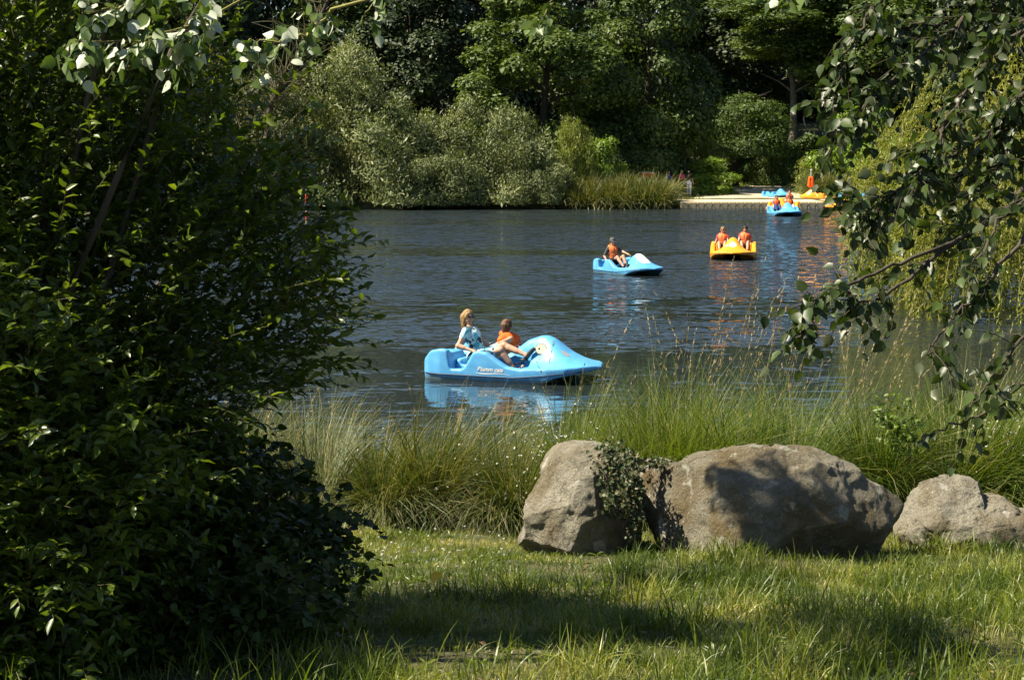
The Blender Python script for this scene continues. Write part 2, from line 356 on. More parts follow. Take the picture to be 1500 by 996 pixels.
def rockmat(name, base, brown, lich):
    m, n, l, b, o = mat(name); tc = n.new('ShaderNodeTexCoord')
    def noise(s, d=6, r=.6):
        t = n.new('ShaderNodeTexNoise'); t.inputs['Scale'].default_value = s; t.inputs['Detail'].default_value = d; t.inputs['Roughness'].default_value = r
        l.new(tc.outputs['Object'], t.inputs['Vector']); return t.outputs['Fac']
    c0 = ramp(n, l, noise(60, 8, .8), [(.3, tuple(x * .5 for x in base)), (.5, base), (.72, tuple(x * 1.5 for x in base))])
    big = n.new('ShaderNodeMapRange'); big.inputs[1].default_value = .42; big.inputs[2].default_value = .62; l.new(noise(2.2, 4), big.inputs[0])
    mx = n.new('ShaderNodeMix'); mx.data_type = 'RGBA'; l.new(big.outputs[0], mx.inputs[0]); l.new(c0, mx.inputs[6])
    c1 = ramp(n, l, noise(70, 8, .8), [(.3, tuple(x * .5 for x in brown)), (.6, brown), (.8, tuple(x * 1.5 for x in brown))]); l.new(c1, mx.inputs[7])
    v = n.new('ShaderNodeTexNoise'); v.inputs['Scale'].default_value = 6.5; v.inputs['Detail'].default_value = 5; l.new(tc.outputs['Object'], v.inputs['Vector'])
    mr = n.new('ShaderNodeMapRange'); mr.inputs[1].default_value = .64; mr.inputs[2].default_value = .68; mr.inputs[4].default_value = .8; l.new(v.outputs['Fac'], mr.inputs[0])
    m2 = n.new('ShaderNodeMix'); m2.data_type = 'RGBA'; l.new(mr.outputs[0], m2.inputs[0]); l.new(mx.outputs[2], m2.inputs[6]); m2.inputs[7].default_value = (*lich, 1)
    s2 = n.new('ShaderNodeMapRange'); s2.inputs[1].default_value = .66; s2.inputs[2].default_value = .7; s2.inputs[4].default_value = .7; l.new(noise(24, 3), s2.inputs[0])
    m3 = n.new('ShaderNodeMix'); m3.data_type = 'RGBA'; l.new(s2.outputs[0], m3.inputs[0]); l.new(m2.outputs[2], m3.inputs[6]); m3.inputs[7].default_value = (.4, .4, .33, 1)
    vo = n.new('ShaderNodeTexVoronoi'); vo.feature = 'DISTANCE_TO_EDGE'; vo.inputs['Scale'].default_value = 1.9; vo.inputs['Randomness'].default_value = 1
    wv = n.new('ShaderNodeVectorMath'); wv.operation = 'MULTIPLY_ADD'; wn = n.new('ShaderNodeTexNoise'); wn.inputs['Scale'].default_value = 3; wn.inputs['Detail'].default_value = 6; l.new(tc.outputs['Object'], wn.inputs['Vector'])
    l.new(wn.outputs['Color'], wv.inputs[0]); wv.inputs[1].default_value = (.8, .8, .8); l.new(tc.outputs['Object'], wv.inputs[2]); l.new(wv.outputs[0], vo.inputs['Vector'])
    cr = n.new('ShaderNodeMapRange'); cr.inputs[1].default_value = .0; cr.inputs[2].default_value = .018; cr.inputs[3].default_value = 0; cr.inputs[4].default_value = 1; l.new(vo.outputs['Distance'], cr.inputs[0])
    b3 = n.new('ShaderNodeBump'); b3.inputs['Distance'].default_value = .03; b3.inputs['Strength'].default_value = .7; l.new(cr.outputs[0], b3.inputs['Height'])
    l.new(m3.outputs[2], b.inputs['Base Color']); b.inputs['Roughness'].default_value = .9; b.inputs['Specular IOR Level'].default_value = .25
    bp = n.new('ShaderNodeBump'); bp.inputs['Strength'].default_value = 1; bp.inputs['Distance'].default_value = .05
    l.new(noise(38, 10, .72), bp.inputs['Height'])
    b2 = n.new('ShaderNodeBump'); b2.inputs['Strength'].default_value = .8; b2.inputs['Distance'].default_value = .03
    l.new(noise(9, 6, .6), b2.inputs['Height']); l.new(b3.outputs[0], b2.inputs['Normal']); l.new(b2.outputs[0], bp.inputs['Normal']); l.new(bp.outputs[0], b.inputs['Normal'])
    return m
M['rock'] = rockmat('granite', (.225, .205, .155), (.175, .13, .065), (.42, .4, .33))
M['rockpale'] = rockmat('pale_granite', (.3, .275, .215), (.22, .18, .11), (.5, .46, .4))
def groundmat():
    m, n, l, b, o = mat('soil_and_thatch'); tc = n.new('ShaderNodeTexCoord')
    t = n.new('ShaderNodeTexNoise'); t.inputs['Scale'].default_value = 2.5; t.inputs['Detail'].default_value = 8; l.new(tc.outputs['Object'], t.inputs['Vector'])
    t2 = n.new('ShaderNodeTexNoise'); t2.inputs['Scale'].default_value = 60; t2.inputs['Detail'].default_value = 8; t2.inputs['Roughness'].default_value = .8; l.new(tc.outputs['Object'], t2.inputs['Vector'])
    a = ramp(n, l, t.outputs['Fac'], [(.35, (.05, .07, .018)), (.55, (.1, .1, .035)), (.72, (.22, .18, .09))])
    b_ = ramp(n, l, t2.outputs['Fac'], [(.3, (.35, .35, .35)), (.7, (1.3, 1.3, 1.3))])
    mx = n.new('ShaderNodeMix'); mx.data_type = 'RGBA'; mx.blend_type = 'MULTIPLY'; mx.inputs[0].default_value = 1
    l.new(a, mx.inputs[6]); l.new(b_, mx.inputs[7]); l.new(mx.outputs[2], b.inputs['Base Color']); b.inputs['Roughness'].default_value = .95
    bp = n.new('ShaderNodeBump'); bp.inputs['Strength'].default_value = 1; bp.inputs['Distance'].default_value = .02; l.new(t2.outputs['Fac'], bp.inputs['Height']); l.new(bp.outputs[0], b.inputs['Normal'])
    return m
M['ground'] = groundmat()
def pathmat():
    m, n, l, b, o = mat('sandy_path'); tc = n.new('ShaderNodeTexCoord')
    t = n.new('ShaderNodeTexNoise'); t.inputs['Scale'].default_value = .5; t.inputs['Detail'].default_value = 8; l.new(tc.outputs['Object'], t.inputs['Vector'])
    a = ramp(n, l, t.outputs['Fac'], [(.35, (.3, .25, .16)), (.55, (.44, .38, .26)), (.75, (.5, .44, .3))])
    l.new(a, b.inputs['Base Color']); b.inputs['Roughness'].default_value = .95; return m
M['path'] = pathmat()
def watermat():
    m, n, l, b, o = mat('lake_water')
    b.inputs['Base Color'].default_value = (.015, .021, .023, 1); b.inputs['Roughness'].default_value = .035
    b.inputs['IOR'].default_value = 1.333; b.inputs['Specular IOR Level'].default_value = .5
    tc = n.new('ShaderNodeTexCoord')
    def noise(sx, sy, d, r=.5, rot=0.):
        mp = n.new('ShaderNodeMapping'); mp.inputs['Scale'].default_value = (sx, sy, 1); mp.inputs['Rotation'].default_value = (0, 0, rot)
        l.new(tc.outputs['Object'], mp.inputs['Vector'])
        t = n.new('ShaderNodeTexNoise'); t.inputs['Scale'].default_value = 1; t.inputs['Detail'].default_value = d; t.inputs['Roughness'].default_value = r
        l.new(mp.outputs[0], t.inputs['Vector']); return t.outputs['Fac']
    def mr(src, a, b_, c_, d):
        q = n.new('ShaderNodeMapRange'); q.inputs[1].default_value = a; q.inputs[2].default_value = b_; q.inputs[3].default_value = c_; q.inputs[4].default_value = d
        l.new(src, q.inputs[0]); return q.outputs[0]
    def mul(a, b_):
        q = n.new('ShaderNodeMath'); q.operation = 'MULTIPLY'; l.new(a, q.inputs[0])
        if isinstance(b_, (int, float)): q.inputs[1].default_value = b_
        else: l.new(b_, q.inputs[1])
        return q.outputs[0]
    patch = mr(noise(.02, .12, 3, .5), .40, .52, .2, 1.05)            # wind patches: long bands of ripple and calm
    sep = n.new('ShaderNodeSeparateXYZ'); l.new(tc.outputs['Object'], sep.inputs[0])
    near = mr(sep.outputs[1], 33, 47, WATER_NEAR, 1.); far = mr(sep.outputs[1], 46, 78, 1., 1.5)                # sheltered water close to the near bank
    mod = mr(noise(.5, 1.5, 4, .65), .38, .62, .25, 1.5)             # gusts: small tongues of rough and smooth water
    st = mul(mul(mul(patch, near), mod), far)
    def slopes(sx, sy, d, rot, kx, ky, strength, mid=.5):
        """random tilt of the surface, given straight as a normal so that far ripples keep their full slope"""
        mp = n.new('ShaderNodeMapping'); mp.inputs['Scale'].default_value = (sx, sy, 1); mp.inputs['Rotation'].default_value = (0, 0, rot); l.new(tc.outputs['Object'], mp.inputs['Vector'])
        t = n.new('ShaderNodeTexNoise'); t.inputs['Scale'].default_value = 1; t.inputs['Detail'].default_value = d; t.inputs['Roughness'].default_value = .55; l.new(mp.outputs[0], t.inputs['Vector'])
        s1 = n.new('ShaderNodeVectorMath'); s1.operation = 'SUBTRACT'; s1.inputs[1].default_value = (.5, mid, .5); l.new(t.outputs['Color'], s1.inputs[0])
        s2 = n.new('ShaderNodeVectorMath'); s2.operation = 'MULTIPLY'; s2.inputs[1].default_value = (kx, ky, 0); l.new(s1.outputs[0], s2.inputs[0])
        if strength is None: return s2.outputs[0]
        s3 = n.new('ShaderNodeVectorMath'); s3.operation = 'SCALE'; l.new(s2.outputs[0], s3.inputs[0]); l.new(strength, s3.inputs['Scale']); return s3.outputs[0]
    def add(a_, b_):
        q = n.new('ShaderNodeVectorMath'); q.operation = 'ADD'; l.new(a_, q.inputs[0])
        if isinstance(b_, tuple): q.inputs[1].default_value = b_
        else: l.new(b_, q.inputs[1])
        return q.outputs[0]
    tot = add(add(slopes(3.2, 7., 3, .05, *WATER_A, st, .575), slopes(.5, 1.8, 3, -.04, *WATER_B, near)), slopes(1.3, 9., 2, .02, *WATER_C, None))
    nv = n.new('ShaderNodeVectorMath'); nv.operation = 'NORMALIZE'; l.new(add(tot, (0, 0, 1)), nv.inputs[0]); l.new(nv.outputs[0], b.inputs['Normal'])
    return m
WATER_NEAR = .1; WATER_A = (.85, 1.6); WATER_B = (.09, .26); WATER_C = (.03, .08)
M['water'] = watermat()

# ------------------------------------------------------------------ ground, water, path
def hgt(x, y):
    x = np.asarray(x, float); y = np.asarray(y, float)
    q = np.stack([x, y, 0 * x], -1)
    wob = fbm(q * .35, 3) * .8
    d_near = y - (20.0 + wob); d_far = 116.6 - y + wob * .6; d_left = x + 24 + wob * 2
    d_right = np.where(y > 41, 15 + (y - 41) * .2, 15 - (41 - y) * .05) - x + wob
    d = np.minimum(np.minimum(d_near, d_far), np.minimum(d_left, d_right))
    near = np.interp(y, [-60, -20, 0, 8.9, 15, 17.5, 19.4, 20], [6, 4, 2.5, 1.47, .75, .45, .18, 0])
    bank = np.interp(-d, [0, .4, 1, 8, 36, 42, 80, 400], [0, .25, .3, .5, .85, 3.9, 7, 30])
    z = np.where(d > 0, -np.minimum(d * .35, 1.4), np.where((y < 30) & (d_near <= 0), near, bank))
    return z + np.where(d < 0, fbm(q * 1.3 + 5, 3) * .07, 0) + np.where(y < 18, fbm(q * 5, 2) * .03, 0)
def axis(lo, hi, parts):
    r = []
    for a, b, s in parts: r.append(np.arange(a, b, s))
    return np.unique(np.round(np.concatenate(r + [[lo, hi]]), 4))
gx = axis(-600, 600, [(-600, -60, 40), (-60, -16, 3), (-16, 34, .4), (34, 80, 4), (80, 600, 40)])
gy = axis(-80, 900, [(-80, 0, 8), (0, 7, .5), (7, 22, .1), (22, 108, 3), (108, 165, .6), (165, 200, 5), (200, 900, 50)])
X, Y = np.meshgrid(gx, gy, indexing='ij'); Z = hgt(X, Y)
i = np.arange(len(gx) - 1)[:, None] * len(gy) + np.arange(len(gy) - 1)[None]
q = np.stack([i, i + len(gy), i + len(gy) + 1, i + 1], -1).reshape(-1, 4)
tag(obj('ground', np.stack([X, Y, Z], -1).reshape(-1, 3), q, M['ground']), 'grassy earth bank sloping to the lake and rising behind it', kind='structure')
tag(obj('lake_water', [[-60, 12, 0], [60, 12, 0], [60, 135, 0], [-60, 135, 0]], [[0, 1, 2, 3]], M['water'], smooth=False), 'dark rippled lake water reflecting trees and sky', kind='structure')
# sandy path on the far clearing: runs in from the jetty and bends off to the right
def path_sheet():
    ys = np.arange(122.6, 149, .5); us = np.linspace(-1, 1, 15); v = []
    for y in ys:
        t = (y - 121) / 28
        cx = 16.5 + 1.5 * t + 4 * t ** 3; wd = 3.4 * (1 - t) ** 1.2 + 1.5
        xs = cx + us * (wd + .6 * math.sin(y * 1.3)); v.append(np.stack([xs, 0 * xs + y, hgt(xs, 0 * xs + y) + .02], 1))
    v = np.concatenate(v); k = len(us)
    i = np.arange(len(ys) - 1)[:, None] * k + np.arange(k - 1)[None]
    tag(obj('path', v, np.stack([i, i + 1, i + k + 1, i + k], -1).reshape(-1, 4), M['path']), 'pale sandy path across the far clearing', kind='structure')
path_sheet()
# ------------------------------------------------------------------ far trees and shrubs
def rdir(n): return nrm(rng.normal(size=(n, 3)))
def crown(seed, W, H, ncl, nl, L, wid, clump=(.1, .2), shape='dome', up=.4, erect=0., squash=.75, T=RHOMB):
    """foliage as lit and shaded clumps: returns verts, faces, rnd; base at z=0, height H, width W"""
    g = np.random.default_rng(seed)
    d = nrm(g.normal(size=(ncl * 3, 3))); d = d[d[:, 2] > (-.25 if shape != 'dome' else -.1)][:ncl]; ncl = len(d)
    rad = g.uniform(.55, 1., ncl)
    c_ = np.empty((ncl, 3))
    if shape == 'dome':        # shrub mass sitting on the ground
        c_[:, :2] = d[:, :2] * rad[:, None] * W / 2 * .85; c_[:, 2] = np.abs(d[:, 2]) * rad * H * .86
        lowr = g.random(ncl) < .25; c_[lowr, 2] = g.uniform(.02, .4, lowr.sum()) * H
    else:                      # tree crown from 0 to H, widest at a third
        zz = g.random(ncl) ** .9; prof = np.interp(zz, [0, .15, .4, .7, .9, 1], [.6, .9, 1, .82, .5, .15])
        ph = g.random(ncl) * 2 * pi
        c_[:, 0] = np.cos(ph) * prof * rad * W / 2 * .86; c_[:, 1] = np.sin(ph) * prof * rad * W / 2 * .86; c_[:, 2] = zz * H * .93
    rc = g.uniform(*clump, ncl) * W * (1.1 - .35 * c_[:, 2] / H)
    wgt = rc ** 2; k = g.choice(ncl, nl, p=wgt / wgt.sum())
    out = c_ - V(0, 0, H * .35); out = nrm(out)
    dd = nrm(g.normal(size=(nl, 3)) + out[k] * .7 + V(0, 0, up))
    r = rc[k] * g.uniform(.45, 1.12, nl)
    lobes = 1 + .35 * np.sin(dd[:, 0] * 7 + k) * np.sin(dd[:, 1] * 6 + k * 1.7) * np.sin(dd[:, 2] * 6 + k * .6)
    pos = c_[k] + dd * (r * lobes)[:, None] * V(1, 1, squash)
    pos[:, 2] = np.maximum(pos[:, 2], g.uniform(-.05, .3, nl))
    nor = nrm(dd * 1. + V(0, 0, .45) + g.normal(size=(nl, 3)) * .4)
    ax = nrm(np.cross(nor, g.normal(size=(nl, 3))) + V(0, 0, erect))
    s = g.lognormal(-.08, .33, nl)
    v, f = leaves(T, pos, ax, nor, L * s, wid * s)
    tone = g.uniform(0, 1, ncl)[k] * .5 + g.random(nl) * .5
    return v, f, np.repeat(tone, len(T[1]))
def crown_mesh(name, m, *a, **k):
    v, f, r = crown(*a, **k); return mesh(name, v, f, m, rnd=r, smooth=False)
def trunk_mesh(name, m, H, r, lean=0., limbs=7, spread=3., seed=0, zc=.4):
    g = np.random.default_rng(seed); b = MB()
    main = curve_pts([(0, 0, -.5), (lean * .3, .1, H * .3), (lean * .7, -.1, H * .65), (lean, 0, H)], 14)
    b.add(*tubes(main[None], np.linspace(r, r * .25, 14)[None], 9))
    for i in range(limbs):
        t = g.uniform(zc, .95); p = main[int(t * 13)]; a = g.uniform(0, 2 * pi); s = spread * g.uniform(.5, 1)
        e = p + V(cos(a) * s, sin(a) * s, s * g.uniform(.3, .9))
        b.add(*tube1([p, (p + e) / 2 + g.normal(0, .15, 3), e], r * .35, r * .08, 7, 5))
    ks = sorted(b.f); return mesh(name, np.concatenate(b.v), [np.concatenate(b.f[k]) for k in ks], m)

CR = {
 'tallA': crown_mesh('dark_crown_a', M['treedark'], 1, 10, 15, 62, 42000, .26, .17, shape='tree', clump=(.1, .19)),
 'tallB': crown_mesh('dark_crown_b', M['treemid'], 2, 10, 15, 75, 42000, .24, .16, shape='tree', clump=(.08, .17)),
 'tallC': crown_mesh('dark_crown_c', M['treedark'], 3, 10, 15, 70, 36000, .26, .17, shape='tree', clump=(.13, .22)),
 'tallD': crown_mesh('shade_toned_crown', M['shade'], 13, 10, 15, 80, 34000, .28, .18, shape='tree', clump=(.12, .2)),
 'willowA': crown_mesh('willow_crown_a', M['willow'], 4, 12, 10, 70, 60000, .24, .085, clump=(.09, .17), up=.5, erect=.9, squash=1.),
 'willowB': crown_mesh('willow_crown_b', M['willow'], 5, 10, 8, 55, 45000, .22, .08, clump=(.09, .18), up=.6, erect=1., squash=1.),
 'olive': crown_mesh('olive_crown', M['olive'], 6, 10, 8, 90, 34000, .22, .09, clump=(.07, .15), erect=.6),
 'round': crown_mesh('round_crown', M['round'], 7, 10, 7, 60, 32000, .2, .13, clump=(.12, .2), up=.9, squash=.55),
 'bright': crown_mesh('bright_crown', M['bright'], 8, 6, 6, 60, 18000, .2, .13, clump=(.1, .18), up=.6, squash=.7),
 'yellow': crown_mesh('yellow_crown', M['yellow'], 9, 6, 6, 50, 18000, .22, .08, clump=(.09, .17), up=.5, erect=1.2, squash=1.3),
 'darkbush': crown_mesh('dark_bush_crown', M['treedark'], 10, 8, 6, 60, 22000, .24, .15, clump=(.1, .2)),
}
TR = {
 'trunkA': trunk_mesh('trunk_a', M['barkdark'], 15, .34, .8, 9, 3.5, 1),
 'trunkP': trunk_mesh('trunk_pale', M['barkpale'], 14, .3, -.4, 8, 3., 2),
 'stems': trunk_mesh('shrub_stems', M['barkdark'], 5, .14, .8, 9, 3., 3, zc=.05),
}
def far_plant(name, label, cat, cr, px, ptop, Y, wpx, group=None, base=None, rz=0., tr=None, zbase=0., crown_from=0.):
    """plant whose crown spans wpx pixels round px and reaches up to ptop, Y metres off"""
    c0 = P(px, ptop, Y); x = c0[0]; z0 = float(hgt(x, Y)) if base is None else base
    wm = wpx / FPX * Y; me = CR[cr]; dim = {'tallA': (10, 15), 'tallB': (10, 15), 'tallC': (10, 15), 'tallD': (10, 15), 'willowA': (12, 10), 'willowB': (10, 8), 'olive': (10, 8),
            'round': (10, 7), 'bright': (6, 6), 'yellow': (6, 6), 'darkbush': (8, 6)}[cr]
    t = thing(name, label, cat, (x, Y, z0), rz, group)
    h = c0[2] - z0
    o = link('crown', me, t, (0, 0, crown_from)); o.scale = (wm / dim[0], wm / dim[0], (h - crown_from) / dim[1])
    trn = tr or ('stems' if name.endswith('shrub') or name.endswith('bush') else 'trunkA')
    o = link('stem' if trn == 'stems' else 'trunk', TR[trn], t); o.scale = ((wm / 12,) * 2 + (h * .8 / (5 if trn == 'stems' else 15),))
    if trn != 'stems': o.scale = (max(.8, wm / 11),) * 2 + (h * .85 / 15,)
    return t
W_ = 'tall dark woodland tree '
# woodland wall behind the lake (front row shows, the row behind fills its gaps)
far_plant('broadleaf_tree', 'tall tree with pale sunlit lobes standing just right of the gap above the grey willows', 'tree', 'tallB', 790, -70, 128, 250, rz=.4, crown_from=2)
far_plant('broadleaf_tree', 'tall dark tree left of the clearing with bright tufts halfway up', 'tree', 'tallA', 950, -90, 134, 210, rz=1.4, crown_from=1.5)
far_plant('broadleaf_tree', 'dark tree directly above the tallest grey willow', 'tree', 'tallD', 610, -60, 140, 220, rz=2.4, crown_from=3)
far_plant('broadleaf_tree', 'dark tree whose top is seen between the grey willow and the leaning twigs', 'tree', 'tallA', 490, -70, 142, 220, rz=3.3, crown_from=3)
far_plant('broadleaf_tree', 'tall green tree on a straight pale trunk on top of the hedged bank', 'tree', 'tallB', 1165, -60, 160, 240, rz=5., tr='trunkP', crown_from=7.4)
far_plant('broadleaf_tree', 'dark tree behind the round shrub, right of the deep shade', 'tree', 'tallD', 1075, -80, 172, 220, rz=.9, crown_from=3)
far_plant('broadleaf_tree', 'dark tree at the right edge of the clearing behind the bright green bush', 'tree', 'tallA', 1290, -90, 158, 260, rz=4.1, crown_from=3)
for px, Y, wp, rz, lab in [(380, 150, 240, 1, 'dark tree behind the olive thicket and the thin leaning tree'), (270, 140, 260, 2, 'dark tree glimpsed through the big bush below the white poplar leaves'),
        (130, 135, 260, 3, 'dark tree glimpsed through the upper left of the big bush'), (-20, 130, 280, 4, 'dark tree behind the left margin of the big bush'), (-190, 130, 280, .3, 'dark tree beyond the left edge of the view'),
        (560, 165, 240, 5, 'dark tree in deep shade behind the largest grey willow'), (700, 165, 250, .5, 'dark tree filling the gap above the second grey willow'), (850, 168, 240, 1.5, 'dark tree behind the tree with the pale sunlit lobes'),
        (1010, 185, 240, 2.5, 'dark tree in the deep shade left of the round domed tree'), (1180, 192, 250, 3.5, 'dark tree directly behind the straight pale trunk'), (1380, 165, 270, 4.5, 'dark tree behind the poplar leaves at the upper right'),
        (1520, 150, 280, 5.5, 'dark tree behind the top of the weeping willow'), (1680, 145, 280, .7, 'dark tree beyond the right edge behind the weeping willow')]:
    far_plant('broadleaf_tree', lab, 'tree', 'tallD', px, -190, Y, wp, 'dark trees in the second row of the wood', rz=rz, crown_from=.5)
# shoreline shrubs
far_plant('willow_shrub', 'largest silver grey willow shrub on the far bank, left of centre', 'shrub', 'willowA', 520, 58, 119, 300, rz=.3)
far_plant('willow_shrub', 'grey willow shrub sloping down to the water right of the largest one', 'shrub', 'willowB', 715, 118, 118.5, 210, rz=1.9)
far_plant('willow_shrub', 'low grey willow at the water edge beside the yellow green shrub', 'shrub', 'willowB', 775, 196, 117.6, 150, rz=4.)
far_plant('willow_shrub', 'small green grey willow hanging low over the water under the largest one', 'shrub', 'willowA', 640, 170, 117.2, 170, rz=5.)
far_plant('thicket_shrub', 'dull olive thicket with bare twigs left of the grey willows', 'shrub', 'olive', 400, 60, 117, 220, rz=.8)
far_plant('thicket_shrub', 'olive thicket over the water seen through the dark bush', 'shrub', 'olive', 255, 20, 116, 250, rz=2.2)
far_plant('thicket_shrub', 'olive thicket farthest left, nearly hidden by the dark bush', 'shrub', 'olive', 90, 10, 112, 280, rz=3.2)
far_plant('yellow_shrub', 'slim yellow green shrub with an upright tip above the reeds', 'shrub', 'yellow', 842, 152, 119.5, 84, rz=.4)
far_plant('yellow_shrub', 'green leafy shrub to the right of the slim yellow green one', 'shrub', 'bright', 880, 182, 121.5, 80, rz=1.4)
far_plant('dark_bush', 'dark bush running down in shade behind the walking people', 'shrub', 'darkbush', 930, 130, 130, 170, rz=.5)
far_plant('dark_bush', 'low dark bush behind the red boxes', 'shrub', 'darkbush', 900, 195, 126, 140, rz=2.5)
far_plant('dark_bush', 'dark bush in the shade just left of the bright hedge', 'shrub', 'darkbush', 985, 205, 132, 90, rz=3.5)
far_plant('hedge_bush', 'sunlit green hedge bush at the left end of the clearing', 'shrub', 'bright', 1040, 220, 129, 100, rz=.2)
far_plant('hedge_bush', 'pale topped hedge bush behind the sunlit one', 'shrub', 'yellow', 1020, 182, 138, 90, rz=2.2)
far_plant('round_tree', 'round domed green tree with flat layered top in the clearing', 'tree', 'round', 1080, 106, 143, 176, rz=1.2, crown_from=2.4)
far_plant('round_bush', 'smaller round bush leaning against the domed tree on its right', 'shrub', 'round', 1128, 152, 146, 66, rz=2.)
far_plant('bright_bush', 'bright yellow green bush right of the hanging vest', 'shrub', 'bright', 1262, 125, 127, 140, rz=.9)
far_plant('bright_bush', 'yellowish bush low at the right end of the hedged bank', 'shrub', 'yellow', 1215, 205, 129, 110, rz=2.9)
far_plant('bright_bush', 'green bush behind the moored boats under the poplar leaves', 'shrub', 'bright', 1330, 180, 122, 150, rz=3.9)
# clipped dark hedge face below the bank with pale grass on top
def hedge():
    n = 26000; g = np.random.default_rng(31); x0, x1 = 17.4, 27.0
    t = g.random(n); x = x0 + (x1 - x0) * t; top = 4.0 + .35 * np.sin(x * 1.1) + .2 * np.sin(x * 2.7)
    z = g.random(n) ** .8 * top; y = 150.6 - z * .15 + fbm(np.stack([x, z, 0 * x], 1) * .7, 3) * 1.6 + g.normal(0, .12, n)
    pos = np.stack([x, y, z + .3], 1); nor = nrm(V(0, -.8, .5) + g.normal(size=(n, 3)) * .5)
    v, f = leaves(RHOMB, pos, nrm(np.cross(nor, g.normal(size=(n, 3))) + V(0, 0, -.3)), nor, .3, .18)
    return v, f, g.random(n)
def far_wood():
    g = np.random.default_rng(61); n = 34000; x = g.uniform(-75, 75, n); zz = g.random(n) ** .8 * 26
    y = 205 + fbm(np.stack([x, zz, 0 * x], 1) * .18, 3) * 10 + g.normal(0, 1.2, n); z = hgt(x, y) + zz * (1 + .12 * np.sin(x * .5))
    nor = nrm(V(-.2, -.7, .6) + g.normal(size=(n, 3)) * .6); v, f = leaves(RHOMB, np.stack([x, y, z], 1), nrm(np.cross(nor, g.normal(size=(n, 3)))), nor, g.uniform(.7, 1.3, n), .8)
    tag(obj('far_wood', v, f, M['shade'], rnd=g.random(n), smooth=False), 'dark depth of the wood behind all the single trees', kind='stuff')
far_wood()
v, f, r = hedge()
tag(obj('clipped_hedge', v, f, M['treedark'], rnd=r, smooth=False), 'tall dark ivy covered hedge face closing the back of the clearing', 'hedge')

# arching blades: shared by sedge and lawn
def blades(base, az, length, lean, wid, segs=5, g=rng):
    """blades that rise and bend over towards az; lean 0 upright .. 1.5 flopping"""
    n = len(base); t = np.linspace(0, 1, segs)[None]
    th0 = (g.uniform(.03, .3, n) * np.minimum(1, lean + .3))[:, None]; th = th0 + lean[:, None] * t ** 1.2 * 1.5
    ds = (length / (segs - 1))[:, None]
    r = np.cumsum(np.sin(th) * ds, 1) - np.sin(th[:, :1]) * ds; z = np.cumsum(np.cos(th) * ds, 1) - np.cos(th[:, :1]) * ds
    at = az[:, None] + g.normal(0, .32, n)[:, None] * t; r = r * g.uniform(.75, 1.2, n)[:, None]
    p = base[:, None, :] + np.stack([r * np.cos(at), r * np.sin(at), z], -1)
    wd = wid[:, None] * np.array(np.interp(np.linspace(0, 1, segs), [0, .5, 1], [.8, 1, .12]))[None]
    side = np.stack([-np.sin(az), np.cos(az), 0 * az], -1); side = nrm(side + g.normal(0, .35, side.shape))
    return ribbons(p, wd, side), p
def tussock(b, g, cx, cy, cz, n, L, spread, drift=0., drift_az=0., wid=.007, dry=.3, tone=None, r0=.16):
    a0 = g.uniform(0, 2 * pi, n); rr = r0 * np.sqrt(g.random(n))
    base = np.stack([cx + rr * np.cos(a0), cy + rr * np.sin(a0), np.full(n, cz - .03)], 1)
    az = a0 + g.normal(0, .6, n); vx = np.cos(az) + drift * cos(drift_az); vy = np.sin(az) + drift * sin(drift_az); az = np.arctan2(vy, vx)
    ln = L * g.uniform(.55, 1.15, n)
    (v, f), p = blades(base, az, ln, np.where(g.random(n) < .12, g.uniform(1., 1.5, n), g.uniform(.12, 1, n)) * spread, wid * g.uniform(.6, 1.3, n), 6, g)
    tn = np.where(g.random(n) < dry, g.uniform(.75, 1, n), (g.uniform(0, .7, n) if tone is None else np.clip(g.normal(tone, .15, n), 0, .75)))
    b.add(v, f, np.repeat(tn, 5)); return p
def seed_stalks(bs, bh, g, cx, cy, cz, n, L, lean, az0=None, azs=3.):
    base = np.stack([cx + g.normal(0, .15, n), cy + g.normal(0, .15, n), np.full(n, cz)], 1)
    az = g.uniform(0, 2 * pi, n) if az0 is None else g.normal(az0, azs, n)
    (v, f), p = blades(base, az, L * g.uniform(.75, 1.15, n), g.uniform(.1, .5, n) * lean, np.full(n, .0035), 9, g)
    bs.add(v, f, np.repeat(g.uniform(.7, 1, n), 8))
    # spikelets on the last quarter of each stalk
    for i in range(n):
        k = 14; t = np.sort(g.uniform(5.6, 8, k)); a = t.astype(int).clip(0, 7); q = p[i, a] + (p[i, a + 1] - p[i, a]) * (t - a)[:, None]
        ax = nrm(p[i, 8] - p[i, 7] + g.normal(0, .035, (k, 3)) + V(0, 0, -.012)); v, f = leaves(RHOMB, q + g.normal(0, .004, (k, 3)), ax, g.normal(size=(k, 3)), .05 * g.uniform(.6, 1.3, k), .013)
        bh.add(v, f, g.random(k))

# far sedge mass at the left end of the jetty and the clump round the vest post
def far_sedge(name, label, spots, L, kind=None):
    g = np.random.default_rng(77); b = MB()
    for (x, y) in spots: tussock(b, g, x, y, float(hgt(x, y)) + .02, 230, L * g.uniform(.8, 1.15), 1.5, wid=.05, dry=.4, r0=.45)
    o = b.build(name, M['sedgedry'], smooth=False); tag(o, label, 'sedge' if not kind else None, kind=kind); return o
sp = []
for px in np.arange(832, 984, 8.):
    for Y in (116.2, 117.6, 119.3): sp.append((P(px + R_.uniform(-5, 5), 300, Y)[0], Y + R_.uniform(-.4, .4)))
far_sedge('waterside_sedge', 'tall drooping sedge along the far bank left of the jetty', sp, 1.95, 'stuff')
far_sedge('sedge_clump', 'olive sedge clump round the post with the hanging vest', [(P(px, 285, 125)[0], 124.2 + R_.uniform(-.6, .6)) for px in np.arange(1188, 1262, 8.)], 1.9)
far_sedge('bank_grass', 'short pale grass growing along the top of the hedged bank', [(P(px, 285, 156)[0], 155.2 + R_.uniform(-1, .8)) for px in np.arange(1085, 1215, 6.)], 1.2, 'stuff')
